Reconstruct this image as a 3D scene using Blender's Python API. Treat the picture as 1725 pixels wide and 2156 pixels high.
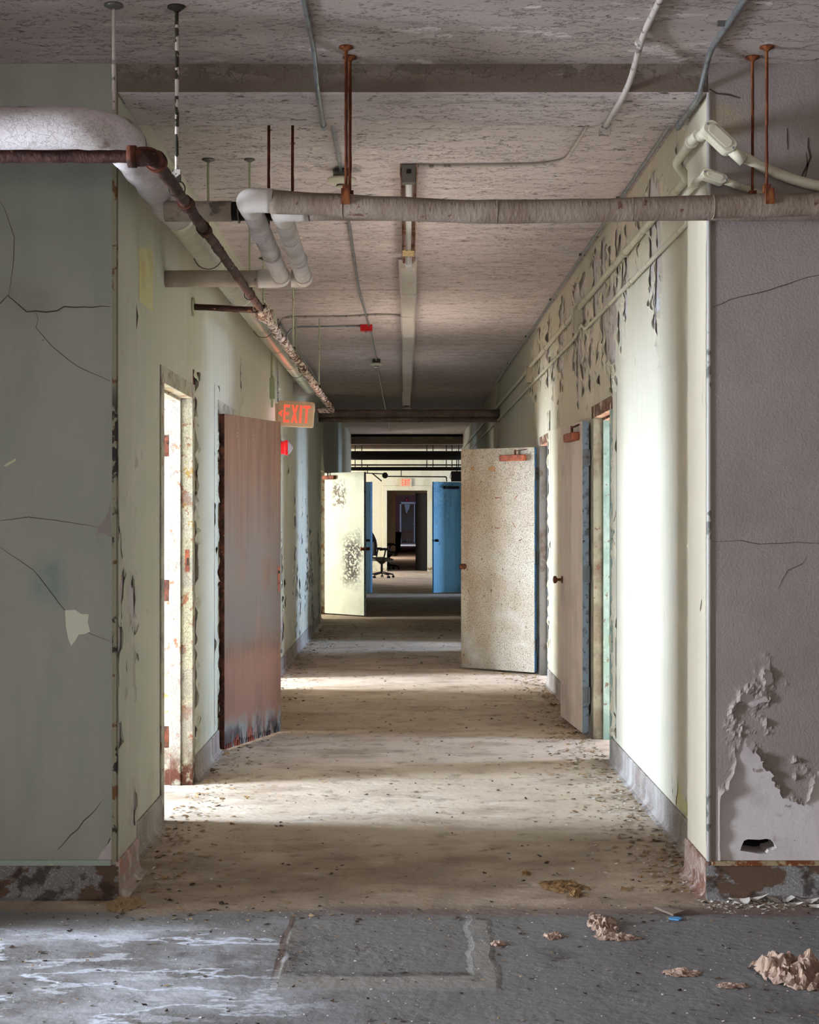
import bpy, math, random
from mathutils import Vector, Matrix, noise
R = random.Random(7)
SC = bpy.context.scene
COL = SC.collection
for o in list(bpy.data.objects): bpy.data.objects.remove(o)

# ------------------------------------------------------------------ camera
FPX = 3000.0; VX, VY = 857.0, 1085.0; EYE = 1.455
cd = bpy.data.cameras.new('camera'); cam = bpy.data.objects.new('camera', cd); COL.objects.link(cam)
cam.location = (0, 0, EYE); cam.rotation_euler = (math.pi/2, 0, 0)
cd.sensor_fit = 'VERTICAL'; cd.sensor_height = 36.0; cd.sensor_width = 36.0
cd.lens = FPX/2156*36; cd.shift_x = (862.5-VX)/2156; cd.shift_y = (VY-1078)/2156
cd.clip_start = .05; cd.clip_end = 200
SC.camera = cam
def P(px, py, Y): return Vector(((px-VX)/FPX*Y, Y, EYE+(VY-py)/FPX*Y))
# ------------------------------------------------------------------ world, exposure
SC.view_settings.view_transform = 'Standard'; SC.view_settings.look = 'None'
SC.view_settings.gamma = 1; SC.view_settings.exposure = 0.90
try: SC.view_settings.use_curve_mapping = False
except Exception: pass
w = bpy.data.worlds.new('world'); SC.world = w; w.use_nodes = True
w.node_tree.nodes['Background'].inputs[0].default_value = (.75, .85, 1, 1)
w.node_tree.nodes['Background'].inputs[1].default_value = .25
# ------------------------------------------------------------------ daylight at the windows, plus added fill and bounce lights
def area_light(name, loc, target, sx, sz, power, col, spread=180):
    d = bpy.data.lights.new(name, 'AREA'); d.shape = 'RECTANGLE'; d.size = sx; d.size_y = sz
    d.energy = power; d.color = col; d.spread = math.radians(spread)
    o = bpy.data.objects.new(name, d); COL.objects.link(o); o.location = loc
    v = Vector(target)-Vector(loc); o.rotation_euler = v.to_track_quat('-Z', 'Y').to_euler()
    return o
COOL = (.48, .66, 1.0); WHITE = (1.0, .97, .93); SOFT = (.86, .93, 1.0); WARM=(1.0,.90,.78)
# (side, opening y0, y1, room y0, y1, window centre y, power, colour)
ROOMS = [
 (-1, 6.75, 7.72, 5.66, 8.2, 6.98, 300, (.62,.78,1.0)),
 (-1, 8.80, 9.62, 8.3, 10.9, 9.6, 70, WARM),
 (-1, 11.9, 12.77, 11.0, 14.0, 12.2, 300, (.76,.87,1.0)),
 (-1, 20.0, 20.98, 18.4, 22.0, 20.1, 230, (1.0,.99,.95)),
 (1, 8.47, 9.29, 7.4, 10.4, 8.9, 150, COOL),
 (1, 12.26, 12.98, 10.9, 14.2, 12.6, 170, COOL),
 (1, 15.4, 16.3, 14.5, 18.0, 15.9, 200, COOL),
 (1, 25.6, 26.4, 24.6, 28.0, 26.0, 190, COOL),
 (-1, 25.3, 26.1, 24.4, 28.0, 25.8, 120, COOL),
]
for k,(s,a,b,r0,r1,wy,pw,c) in enumerate(ROOMS):
    area_light('window_daylight', (s*4.3, wy, 1.75 if r0 < 23 else 1.2), (s*0, wy, 1.45), .75, 1.7 if r0 < 23 else 1.0, pw*((1.45 if s<0 else 1.0) if r0<18 else .42), c)
    # steep daylight added inside the side room, its floor bounce lifting the corridor ambient
    if r0 < 18: area_light('window_skylight', (s*4.0, wy, 2.6), (s*2.9, wy, 0), 1.4, .6, pw*(7.5 if s<0 else 9.5), (.80,.86,1.0), 40)
# junction at the far end of the corridor, lit from both sides
area_light('window_daylight', (-3.9, 34.6, 1.8), (0, 34.6, 1.2), 1.6, 1.8, 150, (1,.98,.9))
area_light('window_daylight', (3.9, 34.2, 1.8), (0, 34.4, 1.2), 1.6, 1.8, 90, COOL)
area_light('window_daylight', (-1.6, 48.6, 1.8), (0, 48.6, .6), 1.6, 1.8, 60, WARM)  # added to brighten the dark passage beyond the far doorway
area_light('window_daylight', (-1.6, 68.5, 1.8), (0, 71, .8), 1.6, 1.8, 160, COOL)  # likewise added, for the end of the passage
# cross corridor in the foreground
area_light('window_daylight', (-5.9, 3.55, 1.3), (0, 4.4, .3), 1.0, 1.5, 480, (.80,.88,1.0))
area_light('window_daylight', (-1.4, -2.9, 1.9), (0, 6, 2.0), 3.2, 1.8, 72, (1.0,.93,.88))  # added fill behind the viewer, no window in that wall

# ------------------------------------------------------------------ helpers
def lin(r, g, b):
    f = lambda c: (c/255/12.92) if c/255 <= .04045 else ((c/255+.055)/1.055)**2.4
    return (f(r), f(g), f(b), 1)
class MB:
    def __init__(s): s.v=[]; s.f=[]; s.m=[]; s.s=[]
    def add(s, vs, fs, m=0, smooth=False):
        n=len(s.v); s.v+= [tuple(x) for x in vs]
        for f in fs: s.f.append([i+n for i in f]); s.m.append(m); s.s.append(smooth)
        return s
    def box(s, a, b, m=0):
        x0,y0,z0=a; x1,y1,z1=b
        vs=[(x0,y0,z0),(x1,y0,z0),(x1,y1,z0),(x0,y1,z0),(x0,y0,z1),(x1,y0,z1),(x1,y1,z1),(x0,y1,z1)]
        return s.add(vs,[(0,3,2,1),(4,5,6,7),(0,1,5,4),(1,2,6,5),(2,3,7,6),(3,0,4,7)],m)
    def prism(s, pts, d, m=0):          # planar polygon pts extruded by vector d
        n=len(pts); d=Vector(d); a=[Vector(p) for p in pts]; b=[p+d for p in a]
        fs=[tuple(range(n))[::-1], tuple(range(n,2*n))]+[(i,(i+1)%n,n+(i+1)%n,n+i) for i in range(n)]
        return s.add(a+b,fs,m)
    def tube(s, pts, r, n=14, m=0, caps=True, jit=0, jf=8, sag=None):
        pts=[Vector(p) for p in pts]; rings=[]; up=None
        for i,p in enumerate(pts):
            t=(pts[min(i+1,len(pts)-1)]-pts[max(i-1,0)]).normalized()
            if up is None:
                a=Vector((0,0,1)) if abs(t.z)<.9 else Vector((1,0,0)); up=(a-t*a.dot(t)).normalized()
            else: up=(up-t*up.dot(t)).normalized()
            q=t.cross(up); rr=r[i] if isinstance(r,(list,tuple)) else r
            ring=[]
            for k in range(n):
                an=2*math.pi*k/n; d=up*math.cos(an)+q*math.sin(an)
                rk=rr
                if jit: rk+=jit*noise.noise((p+d*rr)*jf)
                ring.append(p+d*rk)
            rings.append(ring)
        vs=[v for g in rings for v in g]; fs=[]
        for i in range(len(pts)-1):
            for k in range(n):
                fs.append((i*n+k,i*n+(k+1)%n,(i+1)*n+(k+1)%n,(i+1)*n+k))
        s.add(vs,fs,m,True)
        if caps:
            b=len(s.v)-len(vs)
            s.f.append([b+k for k in range(n)][::-1]); s.m.append(m); s.s.append(False)
            s.f.append([b+(len(pts)-1)*n+k for k in range(n)]); s.m.append(m); s.s.append(False)
        return s
    def cyl(s,a,b,r,n=14,m=0): return s.tube([a,b],r,n,m)
    def lathe(s,c,axis,prof,n=20,m=0):  # prof = (dist along axis, radius)
        c=Vector(c); ax=Vector(axis).normalized()
        return s.tube([c+ax*h for h,_ in prof],[max(r,1e-4) for _,r in prof],n,m)
    def build(s,name,mats,parent=None,bevel=0,loc=None,rot=None,bm=True):
        me=bpy.data.meshes.new(name); me.from_pydata(s.v,[],s.f)
        if not isinstance(mats,(list,tuple)): mats=[mats]
        for k in mats: me.materials.append(k)
        me.polygons.foreach_set('material_index',s.m); me.polygons.foreach_set('use_smooth',s.s); me.update()
        o=bpy.data.objects.new(name,me); COL.objects.link(o)
        if parent: o.parent=parent
        if loc is not None: o.location=loc
        if rot is not None: o.rotation_euler=rot
        if bevel:
            b=o.modifiers.new('bevel','BEVEL'); b.width=bevel; b.segments=2; b.limit_method='ANGLE'
        return o
def tag(o,label=None,cat=None,group=None,kind=None):
    if label: o['label']=label
    if cat: o['category']=cat
    if group: o['group']=group
    if kind: o['kind']=kind
    return o
def empty(name,loc,rz=0):
    o=bpy.data.objects.new(name,None); COL.objects.link(o); o.location=loc; o.rotation_euler=(0,0,rz); o.empty_display_size=.1; return o
def round_path(pts, rad, n=7):
    pts=[Vector(p) for p in pts]; out=[pts[0]]
    for i in range(1,len(pts)-1):
        a,b,c=pts[i-1],pts[i],pts[i+1]
        u=(a-b); v=(c-b); r=min(rad,u.length*.49,v.length*.49); p0=b+u.normalized()*r; p1=b+v.normalized()*r
        for k in range(n+1):
            t=k/n; out.append(p0*(1-t)**2+b*2*t*(1-t)+p1*t*t)
    out.append(pts[-1]); return out
def dense(pts, step):
    out=[]
    for a,b in zip(pts[:-1],pts[1:]):
        n=max(1,int((b-a).length/step))
        for k in range(n): out.append(a.lerp(b,k/n))
    out.append(pts[-1]); return out

# ------------------------------------------------------------------ materials
def mat(name, col, rough=.8, metal=0, layers=(), bump=0, bscale=60, bstretch=(1,1,1), emit=None, alpha=None, trans=0):
    """layers: dicts col, ns, st(stretch), lo, hi, off, regs[(axis,a,b)], amt, h(bump), kind"""
    m=bpy.data.materials.new(name); m.use_nodes=True; nt=m.node_tree; N=nt.nodes; L=nt.links
    bs=N['Principled BSDF']; bs.inputs['Roughness'].default_value=rough; bs.inputs['Metallic'].default_value=metal
    try: bs.inputs['Specular IOR Level'].default_value=.3
    except Exception: pass
    if trans: bs.inputs['Transmission Weight'].default_value=trans
    if emit:
        bs.inputs['Emission Color'].default_value=emit[0]; bs.inputs['Emission Strength'].default_value=emit[1]
    tc=N.new('ShaderNodeTexCoord'); sep=N.new('ShaderNodeSeparateXYZ'); L.new(tc.outputs['Object'],sep.inputs[0])
    rgb=N.new('ShaderNodeRGB'); rgb.outputs[0].default_value=col; cur=rgb.outputs[0]; hs=[]
    def math_(op,a,b=None,clamp=False):
        n=N.new('ShaderNodeMath'); n.operation=op; n.use_clamp=clamp
        for i,x in enumerate((a,b)):
            if x is None: continue
            if isinstance(x,(int,float)): n.inputs[i].default_value=x
            else: L.new(x,n.inputs[i])
        return n.outputs[0]
    for ly in layers:
        mp=N.new('ShaderNodeMapping'); L.new(tc.outputs['Object'],mp.inputs[0])
        mp.inputs['Scale'].default_value=ly.get('st',(1,1,1)); mp.inputs['Location'].default_value=ly.get('off',(0,0,0))
        k=ly.get('kind','noise')
        if k=='noise':
            t=N.new('ShaderNodeTexNoise'); t.inputs['Scale'].default_value=ly['ns']; t.inputs['Detail'].default_value=ly.get('det',6)
            t.inputs['Roughness'].default_value=ly.get('nr',.6); L.new(mp.outputs[0],t.inputs['Vector']); src=t.outputs[0]
        elif k=='crack':
            n2=N.new('ShaderNodeTexNoise'); n2.inputs['Scale'].default_value=ly['ns']*2; L.new(mp.outputs[0],n2.inputs['Vector'])
            va=N.new('ShaderNodeVectorMath'); va.operation='SCALE'; va.inputs['Scale'].default_value=ly.get('warp',.06); L.new(n2.outputs[1],va.inputs[0])
            vb=N.new('ShaderNodeVectorMath'); vb.operation='ADD'; L.new(mp.outputs[0],vb.inputs[0]); L.new(va.outputs[0],vb.inputs[1])
            t=N.new('ShaderNodeTexVoronoi'); t.feature='DISTANCE_TO_EDGE'; t.inputs['Scale'].default_value=ly['ns']; L.new(vb.outputs[0],t.inputs['Vector']); src=t.outputs[0]
        else:
            rgbv=N.new('ShaderNodeValue'); rgbv.outputs[0].default_value=1; src=rgbv.outputs[0]
        if k=='ridge':
            t=N.new('ShaderNodeTexNoise'); t.inputs['Scale'].default_value=ly['ns']; t.inputs['Detail'].default_value=ly.get('det',5); t.inputs['Roughness'].default_value=ly.get('nr',.5); L.new(mp.outputs[0],t.inputs['Vector']); src=math_('ABSOLUTE',math_('SUBTRACT',t.outputs[0],.5))
        mr=N.new('ShaderNodeMapRange'); L.new(src,mr.inputs[0]); mr.inputs[1].default_value=ly.get('lo',.5); mr.inputs[2].default_value=ly.get('hi',.6)
        msk=mr.outputs[0]
        if ly.get('wob'):
            wn=N.new('ShaderNodeTexNoise'); wn.inputs['Scale'].default_value=ly.get('wobs',3); wn.inputs['Detail'].default_value=5; L.new(tc.outputs['Object'],wn.inputs['Vector'])
            wv=math_('MULTIPLY',math_('SUBTRACT',wn.outputs[0],.5),ly['wob'])
        for (ax,a,b) in ly.get('regs',()):
            s=sep.outputs['xyz'.index(ax)]
            if ly.get('wob'): s=math_('ADD',s,wv)
            r=N.new('ShaderNodeMapRange'); L.new(s,r.inputs[0]); r.inputs[1].default_value=a; r.inputs[2].default_value=b
            msk=math_('MULTIPLY',msk,r.outputs[0])
        msk=math_('MULTIPLY',msk,ly.get('amt',1),True)
        mx=N.new('ShaderNodeMix'); mx.data_type='RGBA'; L.new(msk,mx.inputs[0]); L.new(cur,mx.inputs[6]); mx.inputs[7].default_value=ly['col']; cur=mx.outputs[2]
        if ly.get('h'): hs.append(math_('MULTIPLY',msk,ly['h']))
    L.new(cur,bs.inputs['Base Color'])
    if bump:
        mp=N.new('ShaderNodeMapping'); L.new(tc.outputs['Object'],mp.inputs[0]); mp.inputs['Scale'].default_value=bstretch
        t=N.new('ShaderNodeTexNoise'); t.inputs['Scale'].default_value=bscale; t.inputs['Detail'].default_value=5; L.new(mp.outputs[0],t.inputs['Vector'])
        hs.append(math_('MULTIPLY',t.outputs[0],bump))
    if hs:
        h=hs[0]
        for x in hs[1:]: h=math_('ADD',h,x)
        b=N.new('ShaderNodeBump'); b.inputs['Strength'].default_value=1; b.inputs['Distance'].default_value=1; L.new(h,b.inputs['Height']); L.new(b.outputs[0],bs.inputs['Normal'])
    return m
V1=(1,1,.12)   # vertical streaks
RUST=lin(96,52,34); DRUST=lin(52,30,24)
M={}
M['wall_green']=mat('sage_wall_paint',lin(194,193,175),.7,layers=[
  dict(col=lin(180,182,158),ns=1.2,lo=.4,hi=.7,amt=.7),
  dict(col=lin(205,202,184),ns=10,st=V1,lo=.45,hi=.7,amt=.5),
  dict(col=lin(120,112,92),ns=22,st=(1,1,.35),lo=.69,hi=.73,amt=.8),
  dict(col=lin(70,64,54),ns=60,st=(1,1,.3),lo=.72,hi=.75,h=-.002,amt=.9),
  dict(col=lin(150,140,118),ns=5,lo=.45,hi=.7,regs=[('z',.5,.1)],amt=.7)],bump=.0012,bscale=90)
M['wall_cream']=mat('cream_wall_paint',lin(203,194,173),.65,layers=[
  dict(col=lin(193,187,162),ns=1.0,lo=.4,hi=.7,amt=.8),
  dict(col=lin(212,204,186),ns=10,st=V1,lo=.45,hi=.7,amt=.5),
  dict(col=lin(140,126,98),ns=18,st=(1,1,.3),lo=.68,hi=.72,amt=.7),
  dict(col=lin(70,60,50),ns=70,st=(1,1,.3),lo=.73,hi=.76,h=-.002,amt=.9)],bump=.0012,bscale=90)
M['front_green']=mat('grey_green_wall_paint',lin(156,156,143),.75,layers=[
  dict(col=lin(147,149,137),ns=1.6,lo=.4,hi=.65,amt=.8),
  dict(col=lin(132,136,126),ns=9,st=(1,1,.15),lo=.5,hi=.75,amt=.5),
  dict(col=lin(118,134,130),ns=6,lo=.35,hi=.6,regs=[('x',-1.45,-1.40),('x',-1.28,-1.33),('z',1.08,1.16),('z',1.34,1.26)],amt=.7),
  dict(col=lin(126,112,100),ns=4,lo=.3,hi=.6,regs=[('x',-1.30,-1.38),('z',2.16,2.24),('z',2.36,2.31)],wob=.06,wobs=9,amt=.6),
  dict(col=lin(88,86,74),ns=45,lo=.72,hi=.75,amt=.8)],bump=.0015,bscale=120)
M['front_mauve']=mat('mauve_grey_wall_paint',lin(138,127,121),.75,layers=[
  dict(col=lin(148,137,132),ns=1.4,lo=.4,hi=.65,amt=.7),
  dict(col=lin(128,115,108),ns=3,lo=.5,hi=.7,amt=.5),
  dict(col=lin(170,150,96),ns=5,lo=.4,hi=.55,regs=[('x',1.13,1.16),('x',1.34,1.2),('z',2.86,2.92),('z',3.02,2.97)],wob=.05,wobs=12,amt=.8),
  dict(col=lin(96,84,78),ns=50,lo=.71,hi=.75,amt=.7)],bump=.0016,bscale=120)
M['undercoat']=mat('pale_plaster',lin(196,188,186),.85,layers=[
  dict(col=lin(170,158,156),ns=6,lo=.45,hi=.65,amt=.7),dict(col=lin(140,120,108),ns=16,lo=.6,hi=.7,amt=.6)],bump=.001,bscale=80)
M['undergrey']=mat('grey_plaster',lin(188,178,172),.85,layers=[
  dict(col=lin(206,200,198),ns=7,lo=.48,hi=.52,amt=.9),dict(col=lin(112,92,72),ns=12,lo=.58,hi=.64,amt=.8)],bump=.001,bscale=80)
def ceil_mat(name,c,c2,dens):
    return mat(name,c,.85,layers=[
     dict(col=c2,ns=1.1,lo=.4,hi=.65,amt=.7),
     dict(col=lin(214,204,196),ns=4,st=(.5,1.4,1),lo=.60,hi=.64,amt=.6,h=.002),
     dict(col=lin(228,218,210),ns=6,st=(.6,1,1),lo=.62,hi=.635,amt=.7,h=.003),
     dict(col=lin(84,72,64),ns=17,st=(.7,1.1,1),det=10,nr=.75,lo=dens,hi=dens+.015,amt=.9,h=-.003),
     dict(col=lin(96,84,74),ns=60,st=(.6,1.0,1),det=8,nr=.7,lo=.61,hi=.63,amt=.75,h=-.0015),
     dict(col=lin(108,94,84),kind='ridge',ns=5,st=(.5,1.2,1),det=9,nr=.7,lo=.006,hi=.002,amt=.7,h=-.002),
     dict(col=lin(150,138,130),ns=.9,st=(.2,7,1),lo=.55,hi=.7,amt=.5)],bump=.002,bscale=45,bstretch=(.8,1.2,1))
M['ceiling']=ceil_mat('peeling_ceiling_paint',lin(210,198,196),lin(198,185,182),.61)
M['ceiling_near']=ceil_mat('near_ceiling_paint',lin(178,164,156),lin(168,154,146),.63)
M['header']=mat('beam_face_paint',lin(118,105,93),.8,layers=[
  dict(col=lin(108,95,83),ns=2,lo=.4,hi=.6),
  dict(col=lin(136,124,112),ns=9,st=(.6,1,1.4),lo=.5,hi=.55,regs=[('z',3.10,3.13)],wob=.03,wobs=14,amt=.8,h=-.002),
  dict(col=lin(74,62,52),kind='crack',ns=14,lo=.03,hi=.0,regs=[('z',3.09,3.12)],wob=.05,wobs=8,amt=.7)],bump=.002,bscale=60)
M['floor']=mat('dirty_concrete_floor',lin(174,155,134),.85,layers=[
  dict(col=lin(192,175,156),ns=1.5,st=(.7,1,1),lo=.42,hi=.62,amt=.8),
  dict(col=lin(138,117,96),ns=3,st=(.6,1.2,1),lo=.5,hi=.68,amt=.8),
  dict(col=lin(122,104,86),ns=9,lo=.56,hi=.66,amt=.6,h=.002),
  dict(col=lin(200,190,178),ns=7,st=(.5,1.3,1),lo=.6,hi=.68,amt=.5),
  dict(col=lin(112,96,82),ns=3,lo=.3,hi=.6,regs=[('y',7.0,5.9)],wob=.8,wobs=1.5,amt=.55),
  # grey screed of the cross corridor
  dict(col=lin(122,120,119),kind='flat',lo=0,hi=1,regs=[('y',5.27,5.19)],wob=.22,wobs=1.6),
  dict(col=lin(106,103,101),ns=3,lo=.45,hi=.65,regs=[('y',5.25,5.15)],amt=.7),
  dict(col=lin(106,86,80),ns=6,lo=.3,hi=.5,regs=[('y',5.33,5.26),('y',5.14,5.20),('x',-.55,-.3)],wob=.1,wobs=2.5,amt=.75),
  dict(col=lin(180,183,190),ns=2.6,st=(.7,1.2,1),det=8,lo=.44,hi=.6,regs=[('x',.0,-.8),('y',5.15,4.95)],wob=.3,wobs=3,amt=.75),
  dict(col=lin(208,214,226),kind='ridge',ns=2.2,st=(.6,1.3,1),det=6,nr=.62,lo=.022,hi=.006,regs=[('x',-.2,-.6),('y',5.05,4.9)],wob=.3,wobs=3,amt=.9),
  dict(col=lin(204,208,218),ns=5,st=(.7,1.4,1),det=9,nr=.65,lo=.56,hi=.6,regs=[('x',-.3,-1.0),('y',5.05,4.9)],wob=.3,wobs=3,amt=.7),
  dict(col=lin(72,68,64),ns=2.2,lo=.60,hi=.68,regs=[('y',5.0,4.8)],amt=.5,off=(3,1,0)),
  # trench patch
  dict(col=lin(138,134,128),ns=5,lo=.2,hi=.5,regs=[('x',-.42,-.40),('x',.30,.28),('y',4.36,4.40),('y',5.14,5.11)],wob=.06,wobs=6,amt=.9,h=.004),
  dict(col=lin(116,113,111),ns=5,lo=.2,hi=.4,regs=[('x',-.40,-.34),('x',.22,.20),('y',4.50,4.54),('y',5.2,5.1)],wob=.10,wobs=6,amt=.95,h=-.006),
  dict(col=lin(84,80,76),ns=9,lo=.46,hi=.6,regs=[('x',-.46,-.38),('x',-.18,-.3),('y',4.46,4.55),('y',5.0,4.8)],wob=.1,wobs=8,amt=.7),
  dict(col=lin(78,72,68),ns=9,lo=.3,hi=.5,regs=[('x',-.3,-.1),('x',.24,.2),('y',4.49,4.51),('y',4.55,4.52)],wob=.04,wobs=7,amt=.8),
  dict(col=lin(80,58,48),ns=1,lo=.0,hi=.1,regs=[('x',-.43,-.425),('x',-.405,-.41),('y',4.4,4.6),('y',5.2,5.1)],wob=.03,wobs=5,amt=.8),
  dict(col=lin(60,50,40),ns=55,lo=.66,hi=.70,amt=.8,h=.001),
  dict(col=lin(226,220,208),ns=75,lo=.70,hi=.73,amt=.9,h=.001)],bump=.004,bscale=28)
M['base']=mat('terrazzo_cove_base',lin(150,140,130),.7,layers=[
  dict(col=lin(120,104,94),ns=4,lo=.4,hi=.6),dict(col=lin(200,198,196),ns=120,lo=.58,hi=.62,amt=.5),dict(col=lin(186,180,176),ns=7,st=V1,lo=.5,hi=.65,amt=.6)],bump=.002)
M['base_front']=mat('stained_terrazzo_base',lin(120,118,116),.6,layers=[
  dict(col=lin(176,176,176),ns=150,lo=.56,hi=.62,amt=.7),dict(col=lin(58,56,54),ns=110,lo=.6,hi=.66,amt=.6,off=(5,0,0)),
  dict(col=lin(84,60,42),ns=6.5,st=(.7,1,1),lo=.53,hi=.56,amt=.9),dict(col=lin(48,34,28),ns=9,lo=.56,hi=.62,amt=.8)],bump=.001,bscale=120)
M['base_top']=mat('rusty_base_ledge',lin(150,134,104),.8,layers=[dict(col=lin(110,60,30),ns=14,lo=.48,hi=.55),dict(col=lin(180,170,140),ns=30,lo=.6,hi=.65)])
M['guard']=mat('flaking_corner_guard',lin(142,138,114),.7,layers=[dict(col=lin(52,44,42),ns=5,st=(1,1,.9),lo=.50,hi=.52,regs=[('z',2.0,1.85)]),dict(col=lin(110,78,46),ns=16,lo=.58,hi=.62)],bump=.002)
M['guard2']=mat('painted_corner_bead',lin(190,186,182),.55,layers=[dict(col=lin(120,120,118),ns=9,lo=.6,hi=.63),dict(col=lin(70,72,74),ns=20,st=(1,1,.3),lo=.64,hi=.67)])
M['rust']=mat('rusted_iron',RUST,.85,.2,layers=[dict(col=DRUST,ns=14,lo=.42,hi=.55),dict(col=lin(168,96,64),ns=30,lo=.62,hi=.68,amt=.7)],bump=.003,bscale=70)
M['rust_pipe']=mat('rust_pipe',lin(74,46,40),.7,.3,layers=[dict(col=DRUST,ns=9,lo=.4,hi=.55),dict(col=lin(186,120,90),ns=22,lo=.66,hi=.69),dict(col=lin(214,204,196),ns=13,lo=.67,hi=.69)],bump=.004,bscale=60)
M['peel_pipe']=mat('peeling_pipe',lin(120,88,70),.8,.1,layers=[dict(col=lin(222,206,192),ns=26,lo=.47,hi=.52),dict(col=DRUST,ns=20,lo=.56,hi=.6,off=(2,2,2))],bump=.008,bscale=50)
M['rod_rust']=mat('rusty_rod',lin(92,46,28),.8,.3,layers=[dict(col=lin(140,84,46),ns=25,st=(1,1,.3),lo=.5,hi=.6)])
M['rod_green']=mat('painted_rod',lin(176,182,146),.6,layers=[dict(col=lin(120,100,70),ns=30,lo=.64,hi=.68)])
M['rod_peel']=mat('flaking_rod_paint',lin(200,190,180),.7,layers=[dict(col=lin(50,46,34),ns=9,lo=.48,hi=.5)])
M['canvas']=mat('canvas_insulation',lin(206,198,198),.8,layers=[
  dict(col=lin(178,168,160),ns=5,lo=.45,hi=.6,amt=.8),dict(col=lin(126,96,78),ns=9,lo=.62,hi=.7,amt=.7,h=-.002),dict(col=lin(110,96,90),kind='crack',ns=26,lo=.04,hi=.0,amt=.35,h=-.002)],bump=.002,bscale=60)
M['canvas2']=mat('stained_canvas_insulation',lin(138,123,110),.85,layers=[
  dict(col=lin(114,96,82),ns=4,st=(1.4,1,1),lo=.45,hi=.62,amt=.8),dict(col=lin(92,58,42),ns=15,lo=.66,hi=.69,amt=.9),dict(col=lin(118,98,84),ns=40,st=(3,1,.5),lo=.56,hi=.66,amt=.5),
  dict(col=lin(60,54,52),ns=5,lo=.68,hi=.72,amt=.7,off=(4,2,1))],bump=.003,bscale=40,bstretch=(2,1,.7))
M['plastic_fit']=mat('white_plastic_elbow_cover',lin(206,198,190),.45,layers=[dict(col=lin(176,164,152),ns=5,lo=.5,hi=.7,amt=.6)])
M['foil']=mat('aluminium_pipe_jacket',lin(206,206,186),.32,.55,layers=[dict(col=lin(150,152,136),ns=8,lo=.5,hi=.7,amt=.6),dict(col=lin(228,228,218),ns=16,st=(1,2,1),lo=.55,hi=.62,amt=.6)],bump=.003,bscale=14)
M['spot_canvas']=mat('spotted_pipe_wrap',lin(176,164,150),.8,layers=[dict(col=lin(62,54,48),ns=9,lo=.60,hi=.64),dict(col=lin(146,130,116),ns=4,lo=.4,hi=.6,amt=.7)],bump=.002)
M['galv']=mat('galvanised_conduit',lin(150,156,160),.35,.7,layers=[dict(col=lin(110,112,112),ns=14,lo=.5,hi=.7)])
M['cond_white']=mat('whitewashed_conduit',lin(190,180,172),.6,.0,layers=[dict(col=lin(120,112,106),ns=22,lo=.56,hi=.6)])
M['cond_cream']=mat('cream_painted_conduit',lin(198,192,170),.5,layers=[dict(col=lin(166,156,122),ns=12,lo=.55,hi=.65,amt=.6)])
M['galv_dark']=mat('dull_zinc_box',lin(104,102,98),.5,.5)
M['dark']=mat('dark_iron',lin(30,28,26),.7,.3)
M['black']=mat('black_void',lin(14,13,12),.9)
M['detector']=mat('ivory_plastic',lin(214,208,186),.45)
M['red']=mat('red_enamel',lin(176,14,22),.4)
M['lens']=mat('yellowed_diffuser',lin(206,200,192),.4,layers=[dict(col=lin(176,146,108),ns=2.6,st=(2,1,1),lo=.55,hi=.68,amt=.6),dict(col=lin(220,214,206),ns=30,st=(3,.1,1),lo=.5,hi=.6,amt=.5)])
M['fixture']=mat('rusty_pink_channel',lin(168,140,126),.6,.1,layers=[dict(col=lin(120,72,50),ns=9,st=(1,.5,1),lo=.52,hi=.6)])
M['tube']=mat('fluorescent_glass_tube',lin(226,224,222),.15)
M['tagc']=mat('yellowed_label_plate',lin(190,172,126),.7,layers=[dict(col=lin(140,116,70),ns=40,lo=.5,hi=.6)])
M['sign']=mat('ivory_sign_panel',lin(206,182,150),.5)
M['sign_red']=mat('lit_red_letters',lin(240,70,50),.4,emit=(lin(255,84,62),.55))
M['brass']=mat('tarnished_knob',lin(110,66,48),.4,.6)
M['steel']=mat('worn_steel_hinge',lin(140,146,150),.45,.5,layers=[dict(col=RUST,ns=20,lo=.6,hi=.66,amt=.7)])
M['closer']=mat('rusty_closer_body',lin(150,84,60),.7,.1,layers=[dict(col=lin(96,50,36),ns=12,lo=.45,hi=.6)])
M['door_cream']=mat('chipped_cream_door',lin(204,200,186),.6,layers=[
  dict(col=lin(180,166,144),ns=1.6,lo=.4,hi=.6,regs=[],amt=.8),
  dict(col=lin(150,112,82),ns=5,st=(1,1,.2),lo=.4,hi=.6,regs=[('x',.55,.82)],amt=.75),
  dict(col=lin(104,84,66),ns=95,lo=.545,hi=.59,amt=.75,h=-.001),
  dict(col=lin(74,64,54),kind='crack',ns=16,warp=.1,lo=.03,hi=0,regs=[('z',1.2,1.8)],wob=.9,wobs=5,amt=.6,h=-.001),
  dict(col=lin(98,70,48),ns=30,st=(1,1,.7),lo=.66,hi=.69,amt=.9),
  dict(col=lin(226,232,232),ns=2.5,lo=.5,hi=.7,regs=[('z',1.1,.5)],amt=.6)],bump=.0015,bscale=60)
M['door_pink']=mat('faded_pink_cream_door',lin(206,190,178),.6,layers=[
  dict(col=lin(190,172,160),ns=8,st=V1,lo=.45,hi=.65,amt=.7),dict(col=lin(110,80,64),ns=45,lo=.66,hi=.69,amt=.8),dict(col=lin(176,160,150),ns=3,lo=.5,hi=.65,amt=.7)],bump=.001)
M['edge_blue']=mat('blue_door_edge',lin(106,164,212),.5,layers=[dict(col=lin(120,134,140),ns=12,lo=.5,hi=.6,amt=.7),dict(col=lin(60,54,50),ns=40,lo=.62,hi=.66)])
M['edge_grey']=mat('grey_blue_door_edge',lin(152,168,186),.5,layers=[dict(col=lin(96,100,104),ns=20,lo=.52,hi=.6,amt=.8),dict(col=lin(60,54,50),ns=40,lo=.64,hi=.68)])
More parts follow.
